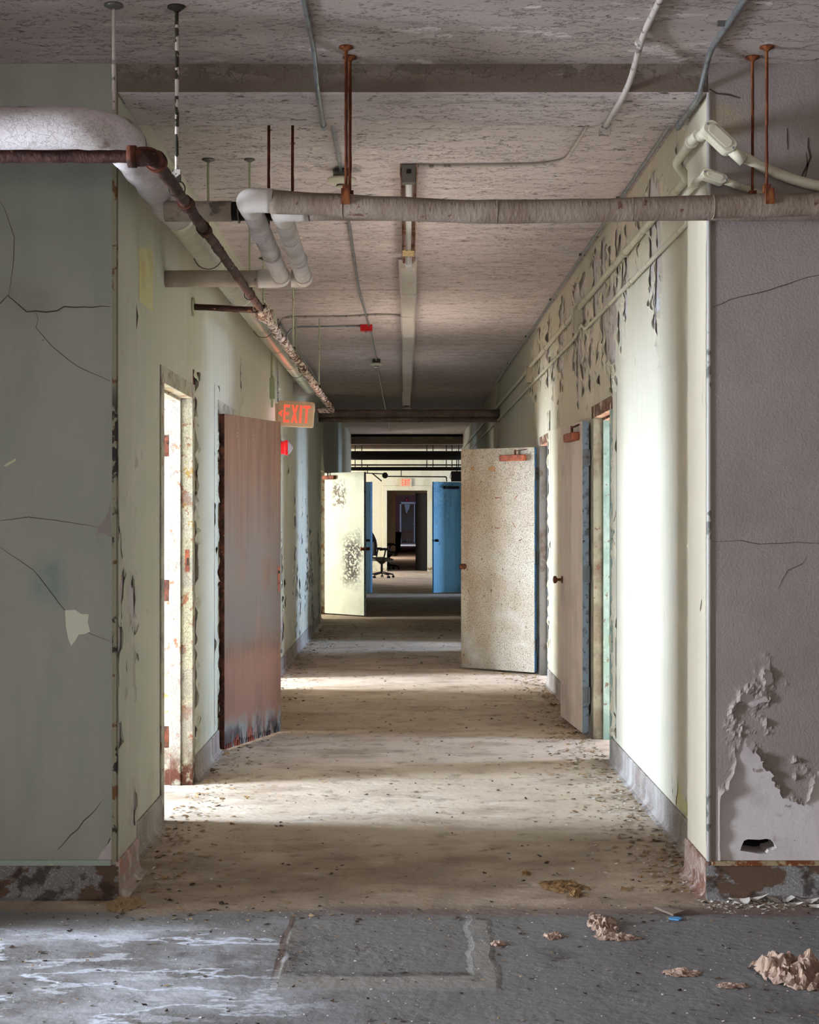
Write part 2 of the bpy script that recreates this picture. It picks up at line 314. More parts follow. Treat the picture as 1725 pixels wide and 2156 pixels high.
M['door_blue']=mat('blistered_blue_door',lin(128,186,212),.45,layers=[
  dict(col=lin(156,208,224),ns=3,lo=.45,hi=.6,regs=[('z',1.0,1.7)],amt=.7),dict(col=lin(50,72,88),kind='crack',ns=15,warp=.12,lo=.05,hi=0,regs=[('z',.9,1.6)],wob=.6,wobs=4,amt=.6,h=-.003),
  dict(col=lin(60,70,76),ns=6,lo=.66,hi=.70,amt=.8),dict(col=lin(92,146,184),ns=10,st=V1,lo=.5,hi=.7,amt=.6)],bump=.004,bscale=30)
M['pale_blue']=mat('pale_blue_door_paint',lin(176,208,226),.5,layers=[dict(col=lin(140,176,200),ns=8,st=V1,lo=.5,hi=.65)])
M['door_white']=mat('pale_green_white_door',lin(222,226,204),.55,layers=[
  dict(col=lin(200,206,180),ns=2,lo=.45,hi=.65,amt=.7),
  dict(col=lin(64,56,48),ns=30,lo=.46,hi=.49,regs=[('x',.30,.48),('x',.80,.66),('z',.35,.6),('z',1.25,1.0)],wob=.3,wobs=5,amt=.95,h=-.002),
  dict(col=lin(96,78,58),ns=20,lo=.50,hi=.54,regs=[('x',.12,.2),('x',.5,.4),('z',1.5,1.6),('z',2.0,1.85)],wob=.2,wobs=6,amt=.9,h=-.002),
  dict(col=lin(90,80,66),ns=45,lo=.64,hi=.68,amt=.7)],bump=.001)
M['door_brown']=mat('weathered_veneer_door',lin(112,84,62),.75,layers=[
  dict(col=lin(84,64,50),ns=26,st=(1,1,.05),lo=.42,hi=.62,amt=.7),
  dict(col=lin(104,96,86),ns=3,lo=.3,hi=.5,regs=[('z',1.75,1.2),('z',.52,.72)],wob=.35,wobs=3,amt=.85),
  dict(col=lin(130,94,76),ns=5,st=(1,1,.2),lo=.3,hi=.55,regs=[('z',.62,.5)],wob=.25,wobs=6,amt=.8),
  dict(col=lin(126,98,84),ns=7,st=(1,1,.12),lo=.60,hi=.66,regs=[('z',.5,.8),('z',1.4,1.1)],amt=.6),
  dict(col=lin(122,124,116),ns=14,st=(1,1,.15),lo=.4,hi=.55,regs=[('z',.2,.12)],wob=.14,wobs=16,amt=.95,h=-.003),
  dict(col=lin(52,44,44),ns=18,st=(1,1,.25),lo=.45,hi=.52,regs=[('z',.16,.07)],wob=.12,wobs=14,amt=.9),
  dict(col=lin(124,56,38),ns=9,lo=.54,hi=.57,regs=[('z',.12,.05)],wob=.04,wobs=10,amt=.9)],bump=.0015,bscale=50,bstretch=(1,1,.08))
M['frame_peel']=mat('crackled_frame_paint',lin(190,186,160),.6,layers=[
  dict(col=lin(196,190,172),ns=4,lo=.45,hi=.6),
  dict(col=lin(70,62,44),kind='crack',ns=30,st=(1,1,.6),warp=.12,lo=.04,hi=.0,amt=.6,h=-.003),
  dict(col=lin(170,138,60),ns=6,lo=.63,hi=.66,amt=.9),
  dict(col=lin(136,72,34),ns=14,lo=.56,hi=.61,amt=.85),dict(col=lin(150,144,136),ns=5,lo=.5,hi=.54,amt=.6,off=(3,3,3)),
  dict(col=lin(88,46,28),ns=14,lo=.35,hi=.5,regs=[('z',.24,.08)],wob=.1,wobs=20)],bump=.002)
M['frame_grey']=mat('grey_green_frame_paint',lin(140,140,124),.6,layers=[dict(col=lin(110,104,90),ns=6,lo=.45,hi=.6),dict(col=lin(90,52,36),ns=20,lo=.62,hi=.66,amt=.8)],bump=.001)
M['frame_teal']=mat('teal_frame_paint',lin(124,150,140),.55,layers=[dict(col=lin(150,172,164),ns=8,lo=.45,hi=.6),dict(col=lin(96,66,50),ns=26,lo=.60,hi=.64,amt=.85)],bump=.002)
M['head_rusty']=mat('rusty_frame_head',lin(120,100,84),.75,layers=[dict(col=lin(84,48,32),ns=14,lo=.45,hi=.55),dict(col=lin(188,180,160),ns=9,lo=.6,hi=.63)],bump=.002)
M['room']=mat('side_room_plaster',lin(206,202,192),.85,layers=[dict(col=lin(180,176,164),ns=1.5,lo=.45,hi=.6)])
M['far_cream']=mat('far_wall_paint',lin(208,203,176),.7,layers=[dict(col=lin(188,180,148),ns=3,st=(1,1,.4),lo=.5,hi=.65,amt=.7),dict(col=lin(140,110,74),ns=9,lo=.55,hi=.65,regs=[('z',.35,.1)])])
M['far_red']=mat('far_brown_wall',lin(126,82,74),.8)
M['white']=mat('white_frame_paint',lin(220,222,226),.6)
M['chair']=mat('black_mesh_fabric',lin(26,25,25),.8)
M['chair_grey']=mat('grey_seat_fabric',lin(70,66,56),.9)
M['paper']=mat('crumpled_tan_paper',lin(172,148,132),.8,layers=[dict(col=lin(132,106,92),ns=14,lo=.45,hi=.6)],bump=.004,bscale=50)
M['clump']=mat('dry_brown_clump',lin(150,118,80),.9,layers=[dict(col=lin(104,78,50),ns=20,lo=.45,hi=.6)],bump=.008,bscale=60)
M['chip_pale']=mat('pale_paint_chip',lin(198,192,184),.75)
M['chip_tan']=mat('tan_litter',lin(148,124,92),.85)
M['chip_dark']=mat('dark_litter',lin(62,48,38),.9)
M['blue_chip']=mat('blue_chip_paint',lin(84,150,200),.6)
M['glass']=mat('clear_lens',lin(225,228,230),.1,.0,trans=.6)
M['yellow_patch']=mat('bare_yellow_primer',lin(206,200,150),.8,layers=[dict(col=lin(196,184,134),ns=8,lo=.5,hi=.6)])
M['crack']=mat('crack_shadow_line',lin(72,64,56),.95)
M['cloth']=mat('white_cloth',lin(196,196,200),.9)

# ------------------------------------------------------------------ setting
XL, XR = -1.163, 1.218; TH = .16; ZC = EYE+1.765; ZN = EYE+1.717; ZB = EYE+1.608
PL, PR = -1.105, 1.146; YF = 5.42; YB = 5.88; YP=5.82
FARL = -1.215
def struct(o,label,cat): return tag(o,label,cat,None,'structure')
f=MB(); f.box((-7,-3.2,-.12),(7,80,0)); struct(f.build('floor',M['floor']),'dusty brown and grey concrete floor running the length of the corridor','floor')
# corridor ceiling
c=MB(); c.box((-1.5,YB,ZC),(1.5,31.0,ZC+.2)); struct(c.build('ceiling',M['ceiling']),'pinkish white peeling ceiling over the long corridor','ceiling')
c=MB(); c.box((-7,-3.2,ZN),(7,YF,ZN+.25)); struct(c.build('ceiling_front',M['ceiling_near']),'darker mauve grey ceiling of the cross corridor in front','ceiling')
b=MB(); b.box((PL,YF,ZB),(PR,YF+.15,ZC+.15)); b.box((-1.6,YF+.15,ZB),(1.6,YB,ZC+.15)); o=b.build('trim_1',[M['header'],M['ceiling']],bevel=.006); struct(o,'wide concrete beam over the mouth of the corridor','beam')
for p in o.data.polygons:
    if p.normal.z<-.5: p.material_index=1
DH=2.10
def wall_with_openings(name,x,side,segs,ops,z1,m,label):
    """segs: (y0,y1) overall; ops: list of openings inside"""
    w_=MB(); xo=x+side*TH; x0,x1=min(x,xo),max(x,xo); y=segs[0]
    for (a,b_) in sorted(ops):
        w_.box((x0,y,0),(x1,a,z1)); w_.box((x0,a,DH+.02),(x1,b_,z1)); y=b_
    w_.box((x0,y,0),(x1,segs[1],z1)); return struct(w_.build(name,m),label,'wall')
LOPS=[(r[1],r[2]) for r in ROOMS if r[0]<0]; ROPS=[(r[1],r[2]) for r in ROOMS if r[0]>0]
WL=wall_with_openings('wall_left',XL,-1,(YP-.02,19.0),[q for q in LOPS if q[1]<19],ZC+.05,M['wall_green'],'pale sage green corridor wall on the left with streaked paint')
WR=wall_with_openings('wall_right',XR,1,(YP-.02,31.0),ROPS,ZC+.05,M['wall_cream'],'cream corridor wall on the right with paint flaking along its top')
wall_with_openings('wall_left_far',FARL,-1,(19.0,31.0),[q for q in LOPS if q[0]>19],ZC+.05,M['wall_green'],'far stretch of green left wall beyond the crossing pipes')
# pilasters at the mouth
p=MB(); p.box((PL-.25,YF+.001,0),(PL,YP,ZB)); struct(p.build('trim_2',M['wall_green'],bevel=.004),'shallow green pier at the left mouth of the corridor','pier')
p=MB(); p.box((PR,YF+.001,0),(PR+.10,YP,ZB)); struct(p.build('trim_3',M['wall_cream'],bevel=.004),'shallow cream pier at the right mouth of the corridor','pier')
p=MB(); p.box((XR-.035,18.9,0),(XR+.1,19.35,ZC)); struct(p.build('trim_4',M['wall_cream']),'narrow pier on right wall by the far crossing pipes','pier')
p=MB(); p.box((FARL-.2,18.98,0),(XL,19.3,ZC)); struct(p.build('trim_5',M['wall_green']),'narrow pier on left wall by the far crossing pipes','pier')
# front walls of the cross corridor
p=MB(); p.box((-7,YF,0),(PL-.0001,YF+.14,ZC)); WFL=struct(p.build('wall_front_left',M['front_green']),'grey green front wall left of the corridor mouth','wall')
# right wall with a real hole
hx0,hx1,hz0,hz1=1.262,1.392,.172,.232
hole=[(1.265,.178),(1.270,.200),(1.280,.222),(1.292,.232),(1.345,.233),(1.372,.235),(1.388,.222),(1.400,.205),(1.396,.192),(1.372,.188),(1.368,.174),(1.330,.170)]
hole=[(x,z-.028+.0) for x,z in hole]
# world position from photo: hole at px 1560-1635, py 1765-1795
hole=[((px-VX)/FPX*YF, EYE+(VY-py)/FPX*YF) for px,py in [(1559,1791),(1562,1781),(1567,1770),(1575,1767),(1600,1768),(1614,1766),(1624,1768),(1633,1778),(1636,1786),(1626,1790),(1619,1791),(1615,1797),(1602,1798),(1585,1795)]]
p=MB()
Zt=ZC
cx=sum(h[0] for h in hole)/len(hole); cz=sum(h[1] for h in hole)/len(hole)
def ray_rect(x,z,x0,x1,z0,z1):
    dx,dz=x-cx,z-cz; t=1e9
    if dx>0: t=min(t,(x1-cx)/dx)
    if dx<0: t=min(t,(x0-cx)/dx)
    if dz>0: t=min(t,(z1-cz)/dz)
    if dz<0: t=min(t,(z0-cz)/dz)
    return (cx+dx*t,cz+dz*t)
rx0,rx1,rz0,rz1=PR+.0001,1.7,0.0,.6
corner=[(rx0,rz0),(rx0,rz1),(rx1,rz1),(rx1,rz0)]
outer=[(ray_rect(x,z,rx0,rx1,rz0,rz1)) for x,z in hole]
n=len(hole); vs=[(x,YF,z) for x,z in hole]+[(x,YF,z) for x,z in outer]; fs=[(i,(i+1)%n,n+(i+1)%n,n+i) for i in range(n)]
p.add(vs,fs)
for i in range(n):   # fill rectangle corners between outer ray hits
    a=outer[i]; b_=outer[(i+1)%n]
    ang=lambda q: math.atan2(q[1]-cz,q[0]-cx)
    for q in corner:
        aa,ab,aq=ang(a),ang(b_),ang(q)
        d1=(aq-aa+math.pi)%(2*math.pi)-math.pi; d2=(ab-aa+math.pi)%(2*math.pi)-math.pi
        if d1*d2>0 and abs(d1)<abs(d2): p.add([(a[0],YF,a[1]),(b_[0],YF,b_[1]),(q[0],YF,q[1])],[(0,1,2)])
p.add([(x,YF,z) for x,z in hole]+[(x,YF+.12,z) for x,z in hole],[(i,(i+1)%n,n+(i+1)%n,n+i) for i in range(n)],1)
p.add([(x,YF+.12,z) for x,z in hole],[tuple(range(n))],2)
p.box((1.7,YF,0),(7,YF+.14,.6)); p.box((rx0,YF,.6),(7,YF+.14,Zt))
WFR=struct(p.build('wall_front_right',[M['front_mauve'],M['undercoat'],M['black']]),'mauve grey front wall right of the corridor mouth, peeling near its foot','wall')
# cross corridor enclosure
p=MB(); p.box((-2.3,4.75,0),(-2.16,YF,ZN)); p.box((-2.3,-3.2,0),(-2.16,1.2,ZN)); p.box((-2.3,1.2,2.5),(-2.16,4.75,ZN)); struct(p.build('wall_cross_left',M['front_green']),'side wall closing the cross corridor on the left, outside the frame','wall')  # unseen wall; far jamb placed as occluder to cut the light on the floor
p=MB(); p.box((3.3,-3.2,0),(3.44,YF,ZN)); struct(p.build('wall_cross_right',M['front_mauve']),'side wall closing the cross corridor on the right, outside the frame','wall')
p=MB(); p.box((-7,-3.34,0),(7,-3.2,ZN)); struct(p.build('wall_cross_back',M['front_mauve']),'wall behind the viewer, outside the frame','wall')
p=MB(); p.box((-6.3,-3.2,0),(-6.16,YF,ZN)); struct(p.build('wall_cross_window',M['room']),'window wall of the room on the far left','wall')
# side rooms
for k,(s,a,b_,r0,r1,wy,pw,cc) in enumerate(ROOMS):
    p=MB(); xi=(XL if r0<19 else FARL) if s<0 else XR; xi+=s*TH; xo=s*4.6
    X0,X1=min(xi,xo),max(xi,xo)
    p.box((X0,r0-.1,0),(X1,r0,2.9)); p.box((X0,r1,0),(X1,r1+.1,2.9)); p.box((X0,r0,2.9),(X1,r1,3.0))
    xa,xb=(xo,xo+s*.1); p.box((min(xa,xb),r0,0),(max(xa,xb),r1,2.9))
    struct(p.build('wall_side_room',M['room']),'plaster walls of the side room behind opening at %.0f metres'%a,'wall')
    wf=MB(); xg=s*4.32
    for yy in (wy-.62,wy+.6): wf.box((min(xg,xg+s*.08),yy,.88),(max(xg,xg+s*.08),yy+.04,2.64))
    for zz in (.86,2.6): wf.box((min(xg,xg+s*.08),wy-.62,zz),(max(xg,xg+s*.08),wy+.64,zz+.04))
    struct(wf.build('window_%d'%(k+1),M['white']),'plain window in side room, out of view','window')
# junction and far walls
p=MB(); p.box((-1.6,31.0,EYE+1.55),(1.6,31.4,ZC+.2)); struct(p.build('trim_6',M['header']),'beam at the far end of the corridor ceiling','beam')
p=MB(); p.box((-4.6,31.0,3.17),(4.6,37.2,3.3)); struct(p.build('ceiling_far',M['ceiling_near']),'ceiling of the far junction','ceiling')
p=MB()
for s in (-1,1): p.box((min(s*1.36,s*4.6),30.9,0),(max(s*1.36,s*4.6),31.0,3.2)); p.box((min(s*4.5,s*4.6),31.0,0),(max(s*4.5,s*4.6),37.2,3.2))
struct(p.build('wall_far_junction',M['room']),'side walls of the far junction','wall')
FY=37.0; dx0,dx1=-.518,.53
p=MB(); p.box((-4.6,FY,0),(dx0,FY+.2,3.2)); p.box((dx1,FY,0),(4.6,FY+.2,3.2)); p.box((dx0,FY,2.10),(dx1,FY+.2,3.2))
struct(p.build('wall_far',M['far_cream']),'pale yellow wall at the end of the corridor around the dark doorway','wall')
p=MB(); p.box((dx0-.12,FY-.03,0),(dx0,FY,2.10)); p.box((dx1,FY-.03,0),(dx1+.12,FY,2.10)); p.box((dx0-.12,FY-.03,2.10),(dx1+.12,FY,2.22))
struct(p.build('trim_7',M['far_cream'],bevel=.004),'pale casing around the far doorway','door frame')
p=MB()
for s,ya,yb in [(s_,a_,b_) for s_ in (-1,1) for (a_,b_) in (((37.2,47.8),(49.4,67.7),(69.3,76)) if s_<0 else ((37.2,76),))]: p.box((min(s*1.3,s*1.45),ya,0),(max(s*1.3,s*1.45),yb,3.0))  # gaps on the left made to let the added passage lights in
p.box((-1.45,37.2,2.9),(1.45,76,3.0))

o=p.build('wall_beyond',M['far_red']); struct(o,'dark brown walls of the passage beyond the far doorway','wall')
p=MB(); p.box((-1.3,54.5,0),(-.44,54.7,2.9)); p.box((-.44,54.5,2.24),(1.3,54.7,2.9)); p.box((.42,54.5,0),(1.3,54.7,2.24))
struct(p.build('wall_second_doorway',M['far_cream']),'pale wall around the second, more distant doorway','wall')
p=MB(); p.box((-1.3,75.8,0),(1.3,76,2.9)); struct(p.build('wall_end',M['far_red']),'reddish brown wall at the very end of the passage','wall')
d=empty('door_8',(-.25,75.7,0)); struct(d,'distant brown door in a white frame at the end of the passage','door')
MB().box((-.05,-.02,0),(.63,.03,2.06)).build('door_leaf',M['door_brown'],d)
q=MB(); q.box((-.13,-.05,0),(-.05,.0,2.14)); q.box((.63,-.05,0),(.68,0,2.14)); q.box((-.13,-.05,2.06),(.75,0,2.16)); q.build('door_frame',M['white'],d)
q=MB(); q.lathe((.58,-.03,1.0),(0,-1,0),[(0,.02),(.03,.02),(.05,.035),(.07,.02)],10); q.build('door_knob',M['steel'],d)

# baseboards (coved)
def baseboard(name,pts,normal,m,label,h=.138,t=.012):
    q=MB(); a,b_=Vector(pts[0]),Vector(pts[1]); nrm=Vector(normal)
    prof=[(0,0),(.045,0),(.026,.008),(.014,.026),(t,.05),(t,h-.006),(t-.004,h),(0,h)]
    n=max(2,int((b_-a).length/.1)); vs=[]
    for i in range(n+1):
        c_=a.lerp(b_,i/n)
        for (u,v) in prof: vs.append(c_+nrm*u+Vector((0,0,v)))
    k=len(prof); fs=[(i*k+j,i*k+j+1,(i+1)*k+j+1,(i+1)*k+j) for i in range(n) for j in range(k-1)]
    fs+=[tuple(range(k)),tuple(range(n*k,n*k+k))]
    q.add(vs,fs); return struct(q.build(name,m),label,'baseboard')
bl=0
def base_run(side,x,y0,y1,ops):
    global bl
    y=y0
    for a,b_ in sorted(ops)+[(y1,None)]:
        if a-y>.05:
            bl+=1; nm='baseboard_%s'%('left' if side<0 else 'right')
            baseboard(nm,[(x,y,0),(x,a,0)],(-side,0,0),M['base'],'grey coved base along the %s corridor wall from %.0f to %.0f metres down'%('left' if side<0 else 'right',y,a))
        y=b_
base_run(-1,XL,YP,18.98,[(a-.05,b_+.05) for a,b_ in LOPS if b_<19]); base_run(1,XR,YP,18.9,[(a-.05,b_+.05) for a,b_ in ROPS if b_<19])
base_run(-1,FARL,19.3,31,[(a,b_) for a,b_ in LOPS if a>19]); base_run(1,XR,19.35,31,[(a,b_) for a,b_ in ROPS if a>19])
baseboard('baseboard_pier_left',[(PL,YF-.01,0),(PL,YP,0)],(1,0,0),mat('pinkish_stained_base',lin(150,130,120),.7,layers=[dict(col=lin(176,90,64),ns=6,lo=.5,hi=.56,regs=[('z',.06,.13)],wob=.1,wobs=9),dict(col=lin(186,176,170),ns=12,lo=.5,hi=.6,amt=.7)],bump=.002),'stained pinkish base at the foot of the left pier')
baseboard('baseboard_pier_right',[(PR,YF-.01,0),(PR,YP,0)],(-1,0,0),mat('red_brown_stained_base',lin(150,128,118),.7,layers=[dict(col=lin(110,76,62),ns=7,lo=.46,hi=.55),dict(col=lin(190,182,176),ns=40,lo=.56,hi=.6,amt=.6)],bump=.002),'stained reddish base at the foot of the right pier')
baseboard('baseboard_front_left',[(-2.1,YF,0),(PL+.01,YF,0)],(0,-1,0),M['base_front'],'speckled terrazzo base with brown stains left of the corridor mouth',h=.125)
baseboard('baseboard_front_right',[(PR-.01,YF,0),(3.3,YF,0)],(0,-1,0),M['base_front'],'speckled terrazzo base with dark stains right of the corridor mouth',h=.125)
q=MB(); q.box((PR+.012,YF-.014,.125),(3.3,YF+.0,.142)); struct(q.build('trim_8',M['base_top']),'rusty metal ledge strip on top of the right front base','trim')
q=MB(); q.box((-2.1,YF-.012,.125),(PL-.02,YF+.0,.145)); struct(q.build('trim_9',mat('flaked_green_ledge',lin(156,168,156),.7,layers=[dict(col=lin(196,192,150),ns=7,lo=.54,hi=.57)])),'pale green flaked ledge strip on top of the left front base','trim')
# corner guards
q=MB(); q.box((PL-.016,YF-.004,.14),(PL+.003,YF+.0,ZB)); q.box((PL-.0,YF-.004,.14),(PL+.003,YF+.02,ZB)); struct(q.build('trim_10',M['guard'],bevel=.001),'corner guard of left pier, paint flaked off in dark patches','corner guard')
q=MB(); q.tube([(PR+.003,YF+.001,.14),(PR+.003,YF+.001,ZB)],.009,12); struct(q.build('trim_11',M['guard2']),'rounded white corner bead on the right pier','corner guard')

# ------------------------------------------------------------------ peeling paint skins (real lifted paint layers on the walls)
def skin(name,parent,O,U,Vv,Nn,w_,h_,res,field,mats,lift=.012,band=.12,off=.0018,seed=0,under=True):
    O=Vector(O);U=Vector(U);Vv=Vector(Vv);Nn=Vector(Nn)
    nu=int(w_/res)+1; nv=int(h_/res)+1; du=w_/(nu-1); dv=h_/(nv-1)
    F=[[field(i*du,j*dv) for j in range(nv)] for i in range(nu)]
    mb=MB(); cache={}
    def pt(u,v,f_):
        k=(round(u,5),round(v,5))
        if k in cache: return cache[k]
        l=0
        if f_>-band:
            l=lift*((f_+band)/band)**2*max(0,.45+1.1*noise.noise(Vector((u*14,v*14,seed+5))))
        mb.v.append(tuple(O+U*u+Vv*v+Nn*(off+l))); cache[k]=len(mb.v)-1; return cache[k]
    holes=MB()
    for i in range(nu-1):
        for j in range(nv-1):
            c4=[(i,j),(i+1,j),(i+1,j+1),(i,j+1)]
            for tri in ((0,1,2),(0,2,3)):
                T=[(c4[t][0]*du,c4[t][1]*dv,F[c4[t][0]][c4[t][1]]) for t in tri]
                if all(t[2]>=0 for t in T): continue
                out=[]
                for a in range(3):
                    p0,p1=T[a],T[(a+1)%3]
                    if p0[2]<0: out.append(p0)
                    if (p0[2]<0)!=(p1[2]<0):
                        t=p0[2]/(p0[2]-p1[2]); out.append((p0[0]+(p1[0]-p0[0])*t,p0[1]+(p1[1]-p0[1])*t,0.0))
                idx=[pt(*q_) for q_ in out]
                if len(set(idx))>=3: mb.f.append(idx); mb.m.append(0); mb.s.append(False)
    if not under: return mb.build(name,mats,parent)
    n=len(mb.v); mb.v+= [tuple(O+U*a+Vv*b_+Nn*.0006) for a,b_ in ((0,0),(w_,0),(w_,h_),(0,h_))]; mb.f.append([n,n+1,n+2,n+3]); mb.m.append(1); mb.s.append(False)
    return mb.build(name,mats,parent)
def fr(x,y,z,o=4): return noise.fractal(Vector((x,y,z)),.7,2.1,o)
def sm(a,b_,x):
    t=min(1,max(0,(x-a)/(b_-a))); return t*t*(3-2*t)
# right front wall, lower (u from X=1.175, v from z=.145)
U0,V0=PR+.03,.143
holes_c=(cx-U0,cz-V0)
def f_fr(u,v):
    d=math.hypot((u-holes_c[0]),(v-holes_c[1])*1.6)
    edge=.34+.10*fr(u*3,1,2,3)
    base=.80*(1-sm(edge*.55,edge*1.6,v))-.38
    left=.25*(1-sm(.0,.10,u))
    up=.42*(sm(.1,.0,abs(u-.10-.10*sm(.4,.9,v)))*sm(.95,.6,v)*sm(.2,.4,v))
    n_=.55*fr(u*5+3,v*4+7,1.3,5)+.14*fr(u*22,v*22,3,3)
    g=base+n_-left+up*.55
    g=max(g,.30-d*3.2)
    if u<.012: g=-.5
    return g
skin('peeling_paint',WFR,(U0,YF,V0),(1,0,0),(0,0,1),(0,-1,0),.62,.95,.007,f_fr,[M['front_mauve'],M['undercoat']],lift=.022,band=.22,under=False)
# hide skin undercoat over the hole: cut by offsetting the hole void forward
def ring_plate(x0,x1,z0,z1,y,name,m,parent):
    q=MB(); out=[ray_rect(x,z,x0,x1,z0,z1) for x,z in hole]; n=len(hole)
    q.add([(x,y,z) for x,z in hole]+[(x,y,z) for x,z in out],[(i,(i+1)%n,n+(i+1)%n,n+i) for i in range(n)])
    ang=lambda p_: math.atan2(p_[1]-cz,p_[0]-cx)
    for i in range(n):
        a=out[i]; b_=out[(i+1)%n]
        for c_ in ((x0,z0),(x0,z1),(x1,z1),(x1,z0)):
            d1=(ang(c_)-ang(a)+math.pi)%(2*math.pi)-math.pi; d2=(ang(b_)-ang(a)+math.pi)%(2*math.pi)-math.pi
            if d1*d2>0 and abs(d1)<abs(d2): q.add([(a[0],y,a[1]),(b_[0],y,b_[1]),(c_[0],y,c_[1])],[(0,1,2)])
    return q.build(name,m,parent)
ring_plate(U0,U0+.62,V0,V0+.95,YF-.0006,'bare_plaster',M['undercoat'],WFR)
# right wall upper band  (u along y, v up)
def f_rw(y0,z0):
    def g(u,v):
        y=y0+u; z=z0+v
        zone=sm(2.15,2.62,z)*sm(3.2,3.05,z)*sm(6.1,6.9,y)*(1-.25*sm(11,14,y))
        low=.22*sm(2.1,2.3,z)*sm(7.5,8.4,y)*sm(10.6,9,y)
        n_=.5*fr(y*2.2,z*1.0,4.2,5)+.30*fr(y*12,z*3.2,1.2,4)
        return n_+.30*zone+low-.44
    return g
skin('peeling_paint',WR,(XR,5.95,2.17),(0,1,0),(0,0,1),(-1,0,0),8.0,1.0,.016,f_rw(5.95,2.17),[M['wall_cream'],M['undergrey']],lift=.020,band=.16,seed=3)
def f_rlow(u,v):
    y=5.9+u; z=.15+v
    return .45*fr(y*6,z*3,9,4)+.5*sm(.42,.16,z)*sm(5.95,6.1,y)*sm(6.9,6.2,y)-.42
skin('peeling_paint',WR,(XR,5.9,.145),(0,1,0),(0,0,1),(-1,0,0),2.4,.6,.012,f_rlow,[M['wall_cream'],M['yellow_patch']],lift=.01,seed=5)
# around right door openings
def f_edge(w_,k,seed):
    def g(u,v):
        return .5*fr(u*16+seed,v*5,seed,4)+.62*sm(.10,.0,(u if k>0 else w_-u))-.30
    return g
skin('peeling_paint',WR,(XR,8.27,.15),(0,1,0),(0,0,1),(-1,0,0),.20,2.2,.011,f_edge(.20,-1,2),[M['wall_cream'],M['rust']],lift=.02,seed=6)
skin('peeling_paint',WR,(XR,12.08,.15),(0,1,0),(0,0,1),(-1,0,0),.17,2.2,.014,f_edge(.17,-1,4),[M['wall_cream'],M['rust']],lift=.02,seed=8)
# left wall, beyond opening 1, peeling strip
skin('peeling_paint',WL,(XL,7.73,.15),(0,1,0),(0,0,1),(1,0,0),.20,2.1,.011,f_edge(.20,1,7),[M['wall_green'],M['rust']],lift=.028,seed=9)
skin('peeling_paint',WL,(XL,8.60,.15),(0,1,0),(0,0,1),(1,0,0),.20,2.1,.011,f_edge(.20,-1,9),[M['wall_green'],M['rust']],lift=.016,seed=10)
def f_lw(u,v):
    y=9.9+u;z=1.5+v
    return .5*fr(y*2.5,z*1.2,8.2,5)+.25*fr(y*12,z*3,1.7,4)+.18*sm(11.2,12.5,y)-.40
skin('peeling_paint',WL,(XL,9.7,1.5),(0,1,0),(0,0,1),(1,0,0),2.15,1.1,.018,f_lw,[M['wall_green'],M['undercoat']],lift=.012,seed=12)
def f_lf(u,v):
    y=13+u;z=v
    return .5*fr(y*1.5,z*1.0,18.2,5)+.32*fr(y*9,z*1.6,1.7,4)+.12*sm(1.6,.8,z)-.33
skin('peeling_paint',WL,(XL,12.95,.15),(0,1,0),(0,0,1),(1,0,0),5.9,1.9,.03,f_lf,[M['wall_green'],M['undergrey']],lift=.02,seed=13)
def f_lp(u,v):
    z=.2+v
    return .5*fr(u*9+1,z*3.2,28.2,4)+.18*sm(1.6,1.1,z)-.36
PLo=bpy.data.objects['trim_2']; PRo=bpy.data.objects['trim_3']
skin('peeling_paint',PLo,(PL,YF+.03,.2),(0,1,0),(0,0,1),(1,0,0),.34,1.6,.012,f_lp,[M['wall_green'],M['undercoat']],lift=.012,seed=14)
skin('peeling_paint',PRo,(PR,YF+.03,.2),(0,1,0),(0,0,1),(-1,0,0),.34,2.3,.012,lambda u,v:.5*fr(u*9+1,v*3.2,38.2,4)-.40,[M['wall_cream'],M['undergrey']],lift=.012,seed=15)

# flat flaked patches and cracks on the front walls
def patch(name,parent,pts,Y,m,th=.0016):
    q=MB(); q.prism([P(x,y,Y) for x,y in pts],(0,-th,0)); return q.build(name,m,parent)
patch('flaked_patch',WFL,[(137,1285),(158,1284),(172,1293),(187,1293),(185,1310),(190,1330),(178,1335),(166,1336),(158,1350),(150,1360),(144,1345),(139,1320)],YF,mat('cream_primer_patch',lin(206,206,184),.7))
patch('flaked_patch',WFL,[(232,1057),(234,1130),(212,1121),(201,1128),(207,1108),(222,1092),(229,1074)],YF,M['front_mauve'])
patch('flaked_patch',WFL,[(8,980),(33,965),(34,970),(12,983)],YF,mat('pale_yellow_primer',lin(196,196,160),.7))
patch('flaked_patch',WFL,[(234,1768),(236,1838),(180,1838),(205,1812),(213,1795),(228,1776)],YF,M['undercoat'])
patch('flaked_patch',WFL,[(143,1824),(175,1822),(196,1812),(190,1832),(142,1835)],YF,M['yellow_patch'])
def crack(parent,pts,Y=YF,w_=.0022,m='crack',jit=3):
    P0=[P(x,y,Y-.0012) for x,y in pts]; pp=dense(P0,.03); pp=[p_+Vector((R.uniform(-1,1)*.0012*jit,0,R.uniform(-1,1)*.0012*jit)) for p_ in pp]
    q=MB(); vs=[]; n=len(pp)
    for i,p_ in enumerate(pp):
        t=(pp[min(i+1,n-1)]-pp[max(0,i-1)]).normalized(); s_=Vector((-t.z,0,t.x))*w_*.5*(.4+.9*math.sin(math.pi*min(1,(i+.5)/n))+.3*R.random())
        vs+=[p_+s_,p_-s_]
    q.add(vs,[(2*i,2*i+1,2*i+3,2*i+2) for i in range(n-1)]); return q.build('crack',M[m],parent)
crack(WFL,[(-20,655),(18,622),(36,637),(58,655),(76,656),(120,656),(135,645),(234,646)],w_=.0036)
crack(WFL,[(18,622),(28,560),(30,500),(10,440),(-10,410)],w_=.0016,jit=1)
